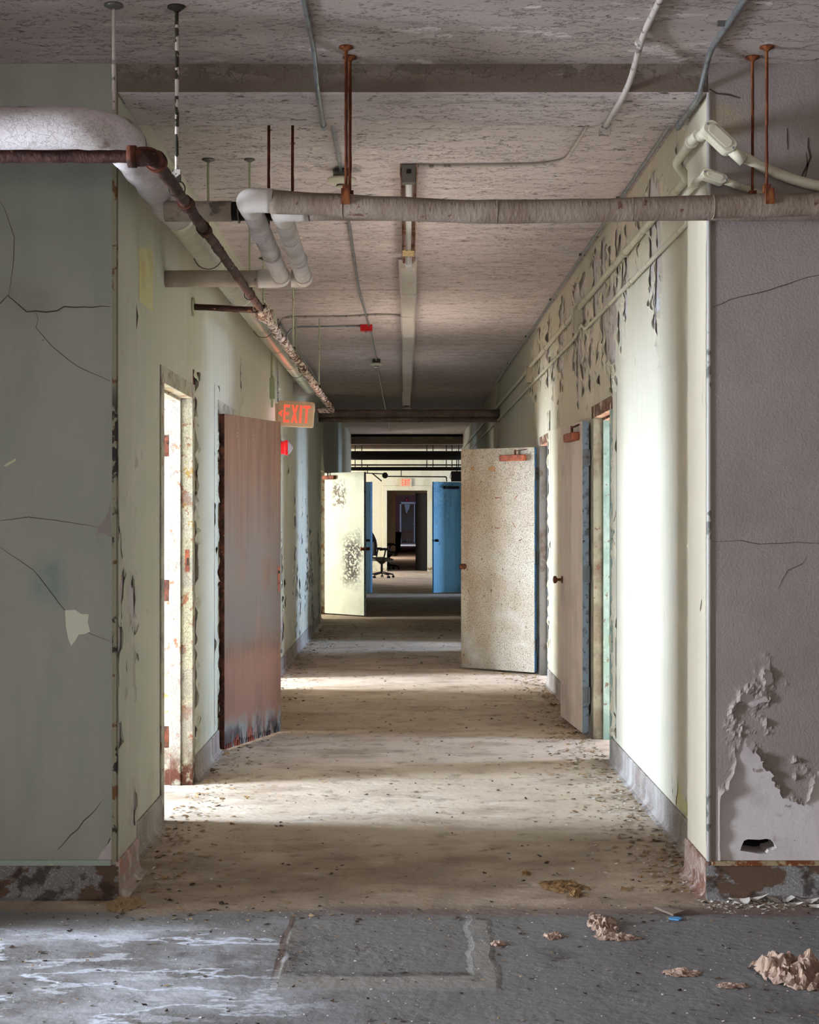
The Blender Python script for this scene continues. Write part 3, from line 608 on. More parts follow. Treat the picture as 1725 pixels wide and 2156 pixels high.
crack(WFL,[(76,656),(80,672),(76,690),(110,730),(160,770),(232,802)],w_=.0018,jit=1)
crack(WFL,[(-10,1098),(60,1088),(150,1100),(205,1110)],w_=.0018,jit=1)
crack(WFL,[(-10,1145),(70,1200),(137,1285),(150,1300),(180,1330),(232,1350)],w_=.0018,jit=1)
crack(WFL,[(120,1790),(150,1760),(175,1730),(200,1705),(215,1690)],w_=.0026)
crack(WFL,[(200,1838),(215,1800),(232,1765)],w_=.004)
crack(WFR,[(1500,645),(1560,625),(1620,612),(1680,590),(1740,575)],w_=.0024)
crack(WFR,[(1500,1140),(1560,1138),(1600,1146),(1680,1142),(1740,1145)],w_=.0018,jit=1)
crack(WFR,[(1640,1240),(1660,1200),(1690,1188),(1700,1170)],w_=.0016,jit=2)
crack(WFR,[(1496,188),(1510,195),(1558,205)],w_=.005)
crack(WFR,[(1660,315),(1657,290),(1660,270)],w_=.004); crack(WFR,[(1700,320),(1702,350),(1690,385)],w_=.004)
crack(WFR,[(1702,290),(1706,330),(1690,370),(1688,395)],w_=.006)
# bare strip and gouge on the left wall
q=MB(); q.add([(XL+.0015,6.18,EYE+.93),(XL+.0015,6.52,EYE+.93),(XL+.0015,6.50,EYE+1.21),(XL+.0015,6.18,EYE+1.16)],[(0,1,2,3)]); q.build('bare_strip',M['yellow_patch'],WL)
q=MB(); q.add([(XL+.002,6.02,EYE+.86),(XL+.002,6.12,EYE+.80),(XL+.002,6.16,EYE+.86),(XL+.002,6.10,EYE+.92),(XL+.002,6.05,EYE+.93)],[(0,1,2,3,4)]); q.build('gouge',M['crack'],WL)

# ------------------------------------------------------------------ doors
def hinge_mesh(zc,side_m=1):
    q=MB(); q.cyl((-.006,-.028,zc-.055),(-.006,-.028,zc+.055),.008,10)
    q.box((-.001,-.022,zc-.055),(.001,.02,zc+.055)); 
    for k in range(3): q.cyl((-.0055,-.028,zc-.055+.03*k+.02),(-.0055,-.028,zc-.055+.03*k+.022),.0095,10)
    return q
def door(nm,label,hinge,free,m_face,m_edge,fs,h=2.06,knob=None,closer=None,kn_mat='brass',hm='steel',t=.044,hinges=True):
    hx,hy=hinge; fx,fy=free; w_=math.hypot(fx-hx,fy-hy)
    root=empty(nm,(hx,hy,.018),math.atan2(fy-hy,fx-hx)); struct(root,label,'door')
    q=MB(); q.box((0,-t/2,0),(w_,t/2,h)); o=q.build('door_leaf',[m_face,m_edge],root,bevel=.002)
    for p_ in o.data.polygons:
        if abs(p_.normal.x)>.5: p_.material_index=1
    if hinges:
        for zc in (.25,1.05,1.82):
            q=MB(); q.cyl((-.01,fs*(-t/2+0),zc-.055),(-.01,fs*(-t/2),zc+.055),.008,10)
            q.box((-.003,-t/2+.003,zc-.055),(0,t/2-.003,zc+.055))
            for k in range(4):
                q.lathe((-.003,(-.25 if k%2 else .25)*t,zc-.04+.027*k),(-1,0,0),[(0,.003),(.001,.003)],8)
            q.build('hinge',M[hm],root)
    if knob:
        kx,kz=knob
        for s in (1,-1):
            q=MB(); q.lathe((kx,s*t/2,kz),(0,s,0),[(0,.026),(.006,.026),(.007,.011),(.035,.010),(.040,.022),(.052,.028),(.062,.024),(.067,.008)],18)
            q.build('door_knob',M[kn_mat],root)
    if closer:
        c0,c1,cz_=closer; cl=MB(); y0=fs*t/2; y1=fs*(t/2+.055); cl.box((c0,min(y0,y1),cz_-.028),(c1,max(y0,y1),cz_+.028))
        co=cl.build('door_closer',M['closer'],root,bevel=.008)
        a=MB(); am=(c0*.6+c1*.4); a.cyl((am,fs*(t/2+.03),cz_+.02),(am,fs*(t/2+.03),cz_+.075),.009,10)
        a.prism([(am,fs*(t/2+.02),cz_+.06),(am,fs*(t/2+.04),cz_+.06),(am*.4,fs*(t/2+.01),cz_+.075),(am*.4,fs*(t/2-.01),cz_+.075)],(0,0,.006))
        a.build('closer_arm',M['rust'],co)
    return root,w_
# frames: hollow metal frame with stop, at far and near jamb plus head
def frame(nm,label,side,y0,y1,mats,x=None,cas=.045,hinges=None,proud=.008,strike=False):
    xi=(XL if side<0 else XR) if x is None else x
    root=empty(nm,(xi,y0,0)); struct(root,label,'door frame')
    def bx(q,xa,xb,ya,yb,za,zb,m=0):
        X0=side*xa; X1=side*xb; q.box((min(X0,X1),ya-y0,za),(max(X0,X1),yb-y0,zb),m)
    for k,(ya,yb,sgn) in enumerate(((y0,y0+.035,1),(y1-.035,y1,-1))):
        q=MB()
        bx(q,-proud+.001,TH+.02,ya,yb,0,DH-.015)
        bx(q,-proud,0-.0005,ya-cas if sgn>0 else ya,yb if sgn>0 else yb+cas,0,DH-.015)
        if sgn>0: bx(q,.055,.115,yb,yb+.016,0,DH-.016)
        else: bx(q,.055,.115,ya-.016,ya,0,DH-.016)
        q.build('jamb',mats[min(k,len(mats)-1)],root,bevel=.003)
    q=MB(); bx(q,-proud+.001,TH+.02,y0,y1,DH-.015,DH+.02); bx(q,-proud,-.0005,y0-cas,y1+cas,DH-.015,DH+.02+cas); bx(q,.055,.115,y0+.035,y1-.035,DH-.03,DH-.015); q.build('head_jamb',M['head_rusty'] if side>0 else mats[-1],root,bevel=.003)
    if hinges:
        for zc in hinges:
            q=MB(); bx(q,.012+.11,.012+.15,y1-.038,y1-.035,zc-.057,zc+.057); 
            for k in range(4): 
                q.lathe((side*(.132+.018*(k%2)),y1-.038-y0,zc-.042+.028*k),(0,-1,0),[(0,.005),(.002,.004)],8)
            q.build('hinge',M['rust'],root)
    if strike:
        q=MB(); bx(q,.012,.034,y1-.038,y1-.035,1.15,1.27); q.box((side*.019-.005,y1-.0385-y0,1.185),(side*.019+.005,y1-.0375-y0,1.225),1); 
        q.build('strike_plate',[M['closer'],M['black']],root)
    return root
frame('door_1','empty rusted door frame in the left wall, nearest opening, paint crackled and hinges bare',-1,6.75,7.72,[M['frame_peel'],M['frame_peel']],hinges=(.26,1.05,1.83),strike=True)
frame('trim_12','door frame of left opening behind the brown door',-1,8.80,9.62,[M['frame_peel']])
fr3=frame('trim_13','sunlit door frame of left opening under the near exit sign',-1,11.9,12.77,[mat('cream_frame_paint',lin(214,190,150),.6,layers=[dict(col=lin(150,84,48),ns=14,lo=.58,hi=.64)])])
frame('trim_14','door frame of right opening nearest the viewer',1,8.47,9.29,[M['frame_teal'],M['frame_grey']])
frame('trim_15','door frame of second right opening',1,12.26,12.98,[mat('dark_grey_frame_paint',lin(96,98,96),.6,layers=[dict(col=lin(70,60,54),ns=8,lo=.5,hi=.6)])])
frame('trim_16','door frame of third right opening',1,15.4,16.3,[M['frame_grey']])
frame('trim_17','door frame of distant left opening with the white door',-1,20.0,20.98,[M['frame_peel']],x=FARL)
# teal lining of right opening 1 : painted inner face of far jamb
q=MB(); q.box((XR+.056,9.2368,0),(XR+.18,9.2388,2.07)); q.build('jamb_liner',M['frame_teal'],bpy.data.objects['trim_14']).matrix_parent_inverse=Matrix.Translation((-XR,-8.47,0))
# right door 1
r,w1=door('door_2','pinkish cream door swung flat against the right wall, edge grey blue, round knob',(1.180,9.40),(1.122,10.20),M['door_pink'],M['edge_grey'],1,knob=(.735,.98),closer=(.09,.40,1.965))
# right door 2
r,w2=door('door_3','speckled cream door standing open across the right side, blue edge',(1.178,13.03),(.525,13.50),M['door_cream'],M['edge_blue'],1,knob=(.765,.955),closer=(.08,.35,1.965))
q=MB(); 
for (px,py,L_,an) in ((.40,1.60,.05,0),(.62,1.58,.035,.6),(.20,1.60,.05,-.7),(.40,1.32,.05,0),(.60,1.35,.07,-1.1),(.22,1.35,.06,.9)):
    dx,dz=math.cos(an)*L_/2,math.sin(an)*L_/2
    q.prism([(px-dx,.0225,py-dz-.004),(px+dx,.0225,py+dz-.004),(px+dx,.0225,py+dz+.004),(px-dx,.0225,py-dz+.004)],(0,.0012,0))
q.build('tape_mark',M['closer'],r)
q=MB(); q.prism([(.43,.0225,1.84),(.49,.0225,1.85),(.50,.0225,1.88),(.46,.0225,1.90),(.42,.0225,1.88)],(0,.001,0)); q.prism([(.66,.0225,1.86),(.70,.0225,1.86),(.69,.0225,1.895),(.66,.0225,1.89)],(0,.001,0)); q.build('flaked_patch',mat('tan_bare_spot',lin(176,140,104),.8),r)
# left brown door
r,w3=door('door_4','tall brown weathered veneer door ajar from the left wall, rotted along the bottom',(-1.140,8.75),(-.862,9.52),M['door_brown'],M['rust'],-1,hm='rust')
q=MB(); q.box((w3-.052,-.0245,.93),(w3-.022,-.0222,1.10)); q.build('lock_plate',M['closer'],r)
q=MB(); q.lathe((w3-.036,-.0245,1.06),(0,-1,0),[(0,.011),(.004,.010),(.005,.004)],12); q.lathe((w3-.036,-.0245,.985),(0,-1,0),[(0,.006),(.001,.006)],10); q.build('keyhole',M['dark'],r)
q=MB()
for (a_,b_) in ((.17,1.93),(.17,1.95),(.40,1.925),(.40,1.945)): q.lathe((a_,-.0222,b_),(0,-1,0),[(0,.004),(.0015,.003)],8)
q.build('screw',M['steel'],r)
# small torn lip of the delaminated bottom edge
q=MB()
for i in range(26):
    x=.01+i*w3/27; hh=.03+.05*abs(noise.noise(Vector((i*.9,1,1)))); q.prism([(x,-.0225,0.0),(x+w3/27,-.0225,0),(x+w3/27*.5,-.0225,hh)],(0,-.003-.006*R.random(),0))
q.build('splintered_veneer',M['door_brown'],r)
# white door
r,w4=door('door_5','bright white green door with dark peeling clusters standing open on the left',(-1.195,20.96),(-.60,20.42),M['door_white'],M['edge_grey'],-1,knob=(.80,.955),closer=(.0,.24,1.99))
# blue doors
r,w5=door('door_6','blistered blue door on the right, distant half of a pair',(1.195,26.85),(.484,26.42),M['door_blue'],M['edge_blue'],1,knob=(.775,.97),kn_mat='dark')
q=MB(); q.box((.30,.022,1.93),(.62,.085,1.98)); q.build('door_closer',M['dark'],r,bevel=.006)
q=MB(); q.lathe((.76,.0222,1.28),(0,1,0),[(0,.014),(.004,.012)],12); q.build('lock_cylinder',M['steel'],r)
r,w6=door('door_7','pale blue door edge seen past the white door, left half of the distant pair',(-1.19,27.0),(-.655,26.45),M['pale_blue'],M['edge_blue'],-1,knob=(.72,.97),kn_mat='dark')

# ------------------------------------------------------------------ pipes
def pipe(name,label,cat='pipe',group=None):
    return tag(empty(name,(0,0,0)),label,cat,group)
AX,AH,AY,AR=-.985,EYE+1.294,4.76,.069
A=pipe('insulated_pipe','fat white insulated pipe bending from the left edge down the left of the corridor')
A.location=(AX,AY,AH)
def rel(o,pts): L_=Vector(o.location); return [Vector(p_)-L_ for p_ in pts]
pts=dense(round_path([(-2.16,AY,AH),(AX,AY,AH),(AX,6.1,AH)],.17,10),.05)
MB().tube(rel(A,pts),[AR+.006*math.sin(i*.9)*.3+(.004 if i<9 else 0) for i in range(len(pts))],28,jit=.012,jf=7).build('canvas_jacket',M['canvas'],A)
pts=dense([Vector((AX,6.1,AH)),Vector((AX,14.4,AH))],.08)
q=MB(); q.tube(rel(A,pts),[AR-.003]*len(pts),26,jit=.0015,jf=20)
for yy in (6.1,7.35,8.4,9.6,10.8,12.0,13.1): q.tube(rel(A,[(AX,yy-.012,AH),(AX,yy+.012,AH)]),AR+.001,26)
q.build('foil_jacket',M['foil'],A)
pts=dense(round_path([(AX,14.39,AH),(AX,14.6,AH),(XL,14.6,AH)],.12,8),.05); MB().tube(rel(A,pts),AR,24).build('end_elbow',M['canvas'],A)
q=MB(); q.tube(rel(A,[(AX+.098,AY+.115,AH),(AX+.1,AY+.115,AH)]),.01,8)
# seam ring at elbow
c_=Vector((AX,AY+.2,AH)); MB().tube(rel(A,[c_,c_+Vector((0,.03,0))]),AR+.006,28).build('seam_band',M['galv_dark'],A)
# rust pipe B
BX,BH,BY,BR=-.78,EYE+1.10,4.37,.0195
B=pipe('rusty_pipe','thin rusty iron pipe with screwed elbow running beside the fat pipe'); B.location=(BX,BY,BH)
pts=dense([Vector((-2.16,BY,BH+.003)),Vector((BX-.045,BY,BH))],.03); MB().tube(rel(B,pts),BR,16,jit=.004,jf=40).build('pipe_run',M['rust_pipe'],B)
pts=dense([Vector((BX,BY+.04,BH)),Vector((BX,7.75,BH))],.03); MB().tube(rel(B,pts),BR,16,jit=.005,jf=35).build('pipe_run',M['rust_pipe'],B)
pts=dense([Vector((BX,7.75,BH)),Vector((BX,14.9,BH))],.03); MB().tube(rel(B,pts),BR+.002,14,jit=.022,jf=22).build('pipe_run',M['peel_pipe'],B)
q=MB(); q.tube(rel(B,dense(round_path([(BX-.06,BY,BH),(BX,BY,BH),(BX,BY+.06,BH)],.045,8),.02)),.029,18,jit=.003,jf=40)
q.tube(rel(B,[(BX-.075,BY,BH),(BX-.05,BY,BH)]),.034,18); q.tube(rel(B,[(BX,BY+.05,BH),(BX,BY+.075,BH)]),.034,18); q.build('pipe_elbow',M['rust'],B)
for yy in (5.0,5.45): MB().tube(rel(B,dense([Vector((BX,yy,BH)),Vector((BX,yy+.07,BH))],.02)),.027,16,jit=.006,jf=40).build('pipe_coupling',M['rust'],B)
q=MB(); q.tube(rel(B,dense([Vector((BX,7.55,BH)),Vector((BX,7.95,BH))],.03)),[.03,.034,.03,.036,.04,.036,.03,.036,.042,.036,.03,.034,.03,.03][:len(dense([Vector((BX,7.55,BH)),Vector((BX,7.95,BH))],.03))],16,jit=.02,jf=30); q.build('pipe_coupling',M['peel_pipe'],B)
q=MB(); q.tube(rel(B,dense([Vector((XL+.01,7.72,BH+.03)),Vector((BX,7.72,BH+.01))],.03)),.017,14,jit=.003,jf=40); q.build('pipe_branch',M['rust_pipe'],B)
q=MB(); q.tube(rel(B,[(XL,7.72,BH+.03),(XL+.012,7.72,BH+.03)]),.05,18); q.build('wall_flange',M['rod_green'],B)
q=MB(); q.tube(rel(B,dense(round_path([(BX,14.88,BH),(BX,14.96,BH),(XL,14.96,BH)],.05,5),.03)),.024,12,jit=.012,jf=25); q.build('pipe_branch',M['peel_pipe'],B)
# paint curls hanging on the far half of the rusty pipe
q=MB()
for i in range(260):
    y=7.9+R.random()**1.2*7.0; an=R.uniform(0,6.28); rr=BR+.004; s_=R.uniform(.008,.022)
    c_=Vector((BX-BX+math.cos(an)*rr,y-BY,math.sin(an)*rr)); d=Vector((math.cos(an),0,math.sin(an))); t=Vector((-math.sin(an),R.uniform(-1,1),math.cos(an))).normalized()
    q.add([c_-t*s_,c_+Vector((0,s_,0)),c_+t*s_*.8+d*s_*.6,c_-Vector((0,s_,0))+d*s_*.5],[(0,1,2,3)])
tag(q.build('paint_curls',M['chip_pale'],B),kind='stuff')
# paired white pipes crossing the mouth
Z1=EYE+1.139; Y1,Y2=5.22,5.335; X1,X2=-.586,-.474; YD=6.86
C1=pipe('crossing_pipe','front stained canvas pipe sagging right across the corridor mouth, with bent elbow'); C1.location=(X1,Y1,Z1)
def hC(px):
    t=[(520,421),(620,427),(800,438),(1000,446),(1250,443),(1500,436),(1725,430),(2200,430)]
    for (a,b_),(c_,d) in zip(t[:-1],t[1:]):
        if a<=px<=c_: return b_+(d-b_)*(px-a)/(c_-a)
    return 430
pts=[P(px,hC(px),Y1) for px in range(570,2180,14)]
MB().tube(rel(C1,pts),.0425,24,jit=.004,jf=6).build('canvas_jacket',M['canvas2'],C1)
za=P(520,421,Y1).z
q=MB(); q.tube(rel(C1,dense(round_path([P(575,423,Y1),(X1,Y1,za),(X1,Y1+.16,za)],.075,9),.02)),.0445,24); q.build('elbow_cover',M['plastic_fit'],C1)
q=MB(); q.tube(rel(C1,dense([Vector((X1,Y1+.15,za)),Vector((X1-.015,YD-.10,Z1))],.05)),.0405,24,jit=.001); 
for yy in (5.75,6.2): q.tube(rel(C1,[(X1-.005,yy,Z1),(X1-.005,yy+.006,Z1)]),.0425,24)
q.build('canvas_jacket',M['canvas'],C1)
q=MB(); q.tube(rel(C1,dense(round_path([(X1-.014,YD-.11,Z1),(X1-.015,YD,Z1),(X1-.13,YD,Z1)],.06,9),.02)),.0445,24); q.build('elbow_cover',M['plastic_fit'],C1)
for px in (720,1045,1330,1500):
    MB().tube(rel(C1,[P(px,hC(px),Y1),P(px+2,hC(px),Y1)]),.0445,24).build('wrap_band',M['canvas2'],C1)
q=MB(); q.tube(rel(C1,dense([Vector((XL,YD,Z1)),Vector((X1-.12,YD,Z1))],.05)),.041,22,jit=.002); q.build('wall_branch',M['spot_canvas'],C1)
C2=pipe('crossing_pipe','rear crossing pipe just behind and below the sagging front pipe'); C2.location=(X2,Y2,Z1)
zc2=P(600,443,Y2).z
MB().tube(rel(C2,dense([P(640,443,Y2),P(2250,443,Y2)],.08)),.0385,22,jit=.002).build('canvas_jacket',M['canvas2'],C2)
MB().tube(rel(C2,dense(round_path([P(650,443,Y2),(X2,Y2,zc2),(X2,Y2+.15,zc2)],.07,9),.02)),.0415,22).build('elbow_cover',M['plastic_fit'],C2)
q=MB(); q.tube(rel(C2,dense([Vector((X2,Y2+.14,zc2)),Vector((X2-.02,YD-.09,Z1))],.05)),.038,22)
for yy in (5.85,6.35): q.tube(rel(C2,[(X2-.008,yy,Z1),(X2-.008,yy+.006,Z1)]),.040,22)
q.build('canvas_jacket',M['canvas'],C2)
MB().tube(rel(C2,dense(round_path([(X2-.02,YD-.10,Z1),(X2-.02,YD,Z1),(X1+.03,YD,Z1)],.045,8),.02)),.0425,22).build('elbow_cover',M['plastic_fit'],C2)
Y3=5.62; z3=EYE+(VY-445)/FPX*Y3
C3=pipe('branch_pipe','short grey pipe stub between the fat left pipe and the white elbows'); C3.location=(-.9,Y3,z3)
MB().tube(rel(C3,[(AX+.03,Y3,z3),(-.69,Y3,z3)]),.0405,22).build('canvas_jacket',M['spot_canvas'],C3)
q=MB(); q.tube(rel(C3,[(-.69,Y3,z3),(-.50,Y3,z3)]),.037,22); q.build('bare_pipe',M['dark'],C3)
q=MB(); q.tube(rel(C3,[(-.665,Y3,z3),(-.66,Y3,z3)]),.047,22); q.build('perforated_band',M['galv_dark'],C3)
# crossing pipes down the corridor
def cross(name,label,Y,py,r,m,x0=XL,x1=XR,n=16,jit=.002):
    z=EYE+(VY-py)/FPX*Y; o=tag(MB().tube(dense([Vector((0,0,0)),Vector((x1-x0,0,0))],.15),r,n,jit=jit).build(name,m,loc=(x0,Y,z)),label,'pipe'); return o
cross('crossing_pipe','upper grey pipe crossing the corridor halfway down, below the light fittings',18.7,870,.05,M['canvas2'])
cross('crossing_pipe','lower grey pipe crossing the corridor halfway down, directly under its twin',18.8,883.5,.034,M['canvas2'])
cross('distant_duct','thick black duct crossing the far end of the corridor',31.7,959,.10,M['dark'],-1.25,1.25)
cross('distant_pipe','thin black pipe below the thick duct at the far end',31.9,979,.016,M['dark'],-1.3,1.3)
cross('distant_pipe','lowest heavy black pipe crossing above the far exit sign',32.0,987,.042,M['dark'],-1.3,1.3)
cross('distant_pipe','upper brown pipe between beam and duct at the far end',34.0,941,.05,M['header'],-2.5,2.5)
# sprinkler valve
sp=tag(empty('sprinkler_valve',tuple(P(811,1001,33.0))),'black sprinkler valve and pipe silhouetted left of far exit sign','valve')
L0=sp.location
MB().lathe(Vector((0,-.05,0)),(0,1,0),[(0,.04),(.01,.07),(.09,.07),(.1,.04)],14).build('valve_body',M['dark'],sp)
q=MB(); q.tube([P(766,996,33)-L0,P(812,998,33)-L0],.012,8); q.tube([P(811,1003,33)-L0,P(940,1004,33)-L0],.014,8)
q.tube([P(774,978,33)-L0,P(774,996,33)-L0],.01,8); q.tube([P(845,985,33)-L0,P(845,1004,33)-L0],.01,8); q.tube([P(783,996,33)-L0,P(804,1013,33)-L0],.014,8); q.tube([P(940,1004,33)-L0,P(941,1014,33)-L0],.014,8)
q.build('valve_pipe',M['dark'],sp)
q=MB(); q.box((-.13,-.1,-.12),(.13,.1,.12)); q.tube([(0,0,.11),(0,0,.60)],.012,8); q.tube([(-.1,0,-.1),(-.16,0,-.02),(-.13,0,.09)],.008,6)
tag(q.build('junction_box',M['dark'],loc=P(962,1003,33),bevel=.01),'black hanging box above the blue door','box')
# ------------------------------------------------------------------ hanger rods
def hanger(label,x,y,ztop,zbot,m,group,r=.0055,clamp=None,flange=.022,fm=None):
    o=tag(empty('pipe_hanger',(x,y,ztop)),label,'hanger',group)
    n=max(3,int((ztop-zbot)/.03)); q=MB(); q.tube([(0,0,-(ztop-zbot)*i/n) for i in range(n+1)],r,10,jit=.0015,jf=60); q.build('rod',m,o)
    MB().lathe((0,0,0),(0,0,-1),[(0,flange*1.2),(.005,flange*1.25),(.009,flange*.75),(.016,flange*.4)],16).build('ceiling_cup',fm or m,o)
    if clamp:
        q=MB(); cr,ax=clamp; 
        ring=[Vector((math.cos(a)*cr,0,math.sin(a)*cr-(ztop-zbot)-cr)) if ax=='y' else Vector((0,math.cos(a)*cr,math.sin(a)*cr-(ztop-zbot)-cr)) for a in [math.pi*2*i/22 for i in range(23)]]
        (q.tube(ring,.0022,6) if ax=='y' else q.box((-.016,-cr-.006,-(ztop-zbot)-.045),(.016,-cr+.012,-(ztop-zbot)+.012)))
        q.box((-.013,-.012,-(ztop-zbot)-.004),(.013,.012,-(ztop-zbot)+.035)); q.build('clamp',m if m is not M['rod_green'] else M['rust'],o)
    return o
hanger('pale painted rod holding the fat pipe at top left',AX-.001,4.79,ZN,AH+AR-.0,M['cond_white'],'front left hanger rods',.006,None,.026,M['galv_dark'])
hanger('flaking black and white rod holding the rusty pipe at top left',BX+.003,4.81,ZN,BH+.03,M['rod_peel'],'front left hanger rods',.0065,(.028,'y'),.026)
for i,(yy) in enumerate((7.06,9.77,12.65)):
    w_=('nearest','middle','farthest')[i]
    hanger('pale green rod on the fat pipe, %s of its row down the left side'%w_,AX,yy,ZC,AH+AR,M['rod_green'],'green hanger rods',.006,(AR+.003,'y'),.026,M['galv_dark'])
    hanger('pale green rod on the rusty pipe, %s of its row down the left side'%w_,BX,yy,ZC,BH+.02,M['rod_green'],'green hanger rods',.005,(.026,'y'),.022,M['galv_dark'])
hanger('rusty rod above the left white elbow pipe, left of two just past the beam',P(566,300,6.08).x,6.08,ZC,Z1+.04,M['rod_rust'],'rusty hanger rods',.006)
hanger('rusty rod above the right white elbow pipe, right of two just past the beam',P(616,300,6.04).x,6.04,ZC,Z1+.04,M['rod_rust'],'rusty hanger rods',.006)
hanger('rusty rod with black clamp on the sagging pipe, left of centre, front one',P(729,400,Y1).x,Y1,ZN,P(729,hC(729)-24,Y1).z,M['rod_rust'],'rusty hanger rods',.0062,(.045,'x'))
hanger('rusty rod left of centre, hanging just behind the front one',P(737,400,Y2).x,Y2,ZN,zc2+.038,M['rod_rust'],'rusty hanger rods',.0062,(.041,'x'))
hanger('rusty rod with big rusty clamp at right, front of the pair',P(1615,400,Y1).x,Y1,ZN,P(1615,hC(1615)-24,Y1).z,M['rod_rust'],'rusty hanger rods',.0055,(.045,'x'))
hanger('rusty rod at right, rear of the pair',P(1585,400,Y2).x,Y2,ZN,zc2+.038,M['rod_rust'],'rusty hanger rods',.0055,(.041,'x'))
for i,px in enumerate((748,762,899,912,940,952,966)):
    hanger('black rod under the far junction ceiling, %s from the left'%('first','second','third','fourth','fifth','sixth','seventh')[i],(px-VX)/FPX*31.8,31.8,3.17,EYE+1.05,M['dark'],'distant hanger rods',.01)
# ------------------------------------------------------------------ conduits
def conduit(name,label,pts,r,m,rad=.05,clips=(),cm='galv_dark',couplings=()):
    pts=[Vector(p_) for p_ in pts]; root=tag(empty(name,tuple(pts[0])),label,'conduit'); L_=pts[0]
    pp=dense(round_path(pts,rad,6),.1); MB().tube([p_-L_ for p_ in pp],r,12).build('conduit_tube',M[m],root)
    for c_ in couplings:
        c_=Vector(c_[0]),Vector(c_[1]); MB().tube([c_[0]-L_,c_[1]-L_],r*1.35,12).build('coupling',M[m],root)
    for c_ in clips:
        c_=Vector(c_); q=MB(); q.box(tuple(c_-L_-Vector((r*2.8,.008,r*1.15))),tuple(c_-L_+Vector((r*1.4,.008,r*1.1)))); q.build('clip',M[cm],root)
    return root
cz_=ZC-.012; nz=ZN-.012; bz=ZB-.012
conduit('ceiling_conduit','grey metal conduit left of centre bending under the beam near the top',[(-.345,4.3,nz),(-.34,5.20,nz),(-.338,5.39,ZB-.0),(-.338,5.46,bz),(-.342,5.84,bz)],.0095,'galv',.08,couplings=[((-.342,5.82,bz),(-.342,5.87,bz))])
conduit('ceiling_conduit','long thin metal conduit on the corridor ceiling feeding the smoke detectors',[(-.335,5.95,cz_),(-.335,7.2,cz_),(-.352,9.0,cz_),(-.372,11.0,cz_),(-.342,14.0,cz_),(-.345,16,cz_),(-.352,21,cz_),(-.352,30,cz_)],.0085,'galv',.3,couplings=[((-.36,9.6,cz_),(-.361,9.66,cz_)),((-.345,16.0,cz_),(-.345,16.06,cz_))])
conduit('ceiling_conduit','whitewashed conduit at upper right ending in a box under the beam',[(.838,4.3,nz),(.838,5.05,nz),(.842,5.36,ZB+.03),(.825,5.46,bz),(.815,5.84,bz)],.0115,'cond_white',.1,couplings=[((.838,5.12,nz),(.838,5.15,nz))])
q=MB(); q.box((-.022,-.02,-.03),(.022,.03,.012)); tag(q.build('conduit_box',M['cond_white'],loc=(.815,5.86,bz),bevel=.003),'small whitewashed box at the end of the upper right conduit','box')
conduit('ceiling_conduit','dark metal conduit at the far right corner bending under the beam',[(1.122,4.3,nz),(1.112,5.22,nz),(1.118,5.37,ZB+.04),(1.116,5.44,bz),(1.114,5.84,bz)],.011,'galv',.07,clips=[(1.11,4.95,ZN-.004)],couplings=[((1.114,5.80,bz),(1.114,5.86,bz))])
conduit('ceiling_conduit','thin conduit running along the top corner of the right wall',[(1.185,5.9,cz_),(1.18,18.8,cz_)],.009,'galv',.1,clips=[(1.185,y,ZC-.006) for y in (7.9,9.6,11.6,14,16.5)])
def CP(px,py):
    Y=(cz_-EYE)*FPX/(VY-py); return Vector(((px-VX)/FPX*Y,Y,cz_))
fx=conduit('flexible_conduit','white painted conduit curving from the nearest light fitting to the beam',[CP(880,350),CP(1020,349),CP(1140,347),CP(1192,337),CP(1213,304),CP(1238,262)],.009,'cond_white',.12)
# fix heights to the ceiling
for ch in fx.children: pass
conduit('ceiling_conduit','white conduit crossing from left wall to the covered lights',[(XL+.02,12.62,2.75),(XL+.02,12.62,cz_),(-.6,12.6,cz_),(-.25,12.45,cz_),(-.05,12.5,cz_)],.010,'cond_white',.12,couplings=[((-.68,12.6,cz_),(-.64,12.6,cz_))])
conduit('ceiling_conduit','thin conduit crossing from left wall to the red box',[(XL+.02,13.25,2.9),(XL+.05,13.25,cz_),(-.8,13.25,cz_),(-.43,13.2,cz_)],.008,'galv',.12)
conduit('wall_conduit','thin conduit in the top left corner of the corridor, bending beside the green rods',[(XL+.02,12.9,ZC-.03),(XL+.03,13.6,ZC-.04),(XL+.02,18.6,ZC-.05)],.008,'galv',.1)
conduit('wall_conduit','green painted conduit dropping down the left wall above the exit sign',[(XL+.018,12.1,ZC-.02),(XL+.018,12.1,2.62)],.011,'rod_green',.1)
conduit('wall_conduit','thinner conduit dropping down the left wall to the exit sign',[(XL+.018,12.66,ZC-.02),(XL+.018,12.66,2.46)],.008,'cond_white',.1)
q=MB(); q.box((0,-.04,-.09),(.045,.04,.09)); q.tube([(.02,0,-.09),(.02,0,-.16)],.012,8); q.tube([(.02,0,.09),(.02,0,.12)],.014,8); tag(q.build('switch_box',M['rod_green'],loc=(XL,12.1,2.53),bevel=.004),'green painted switch box on left wall above the brown door','box')
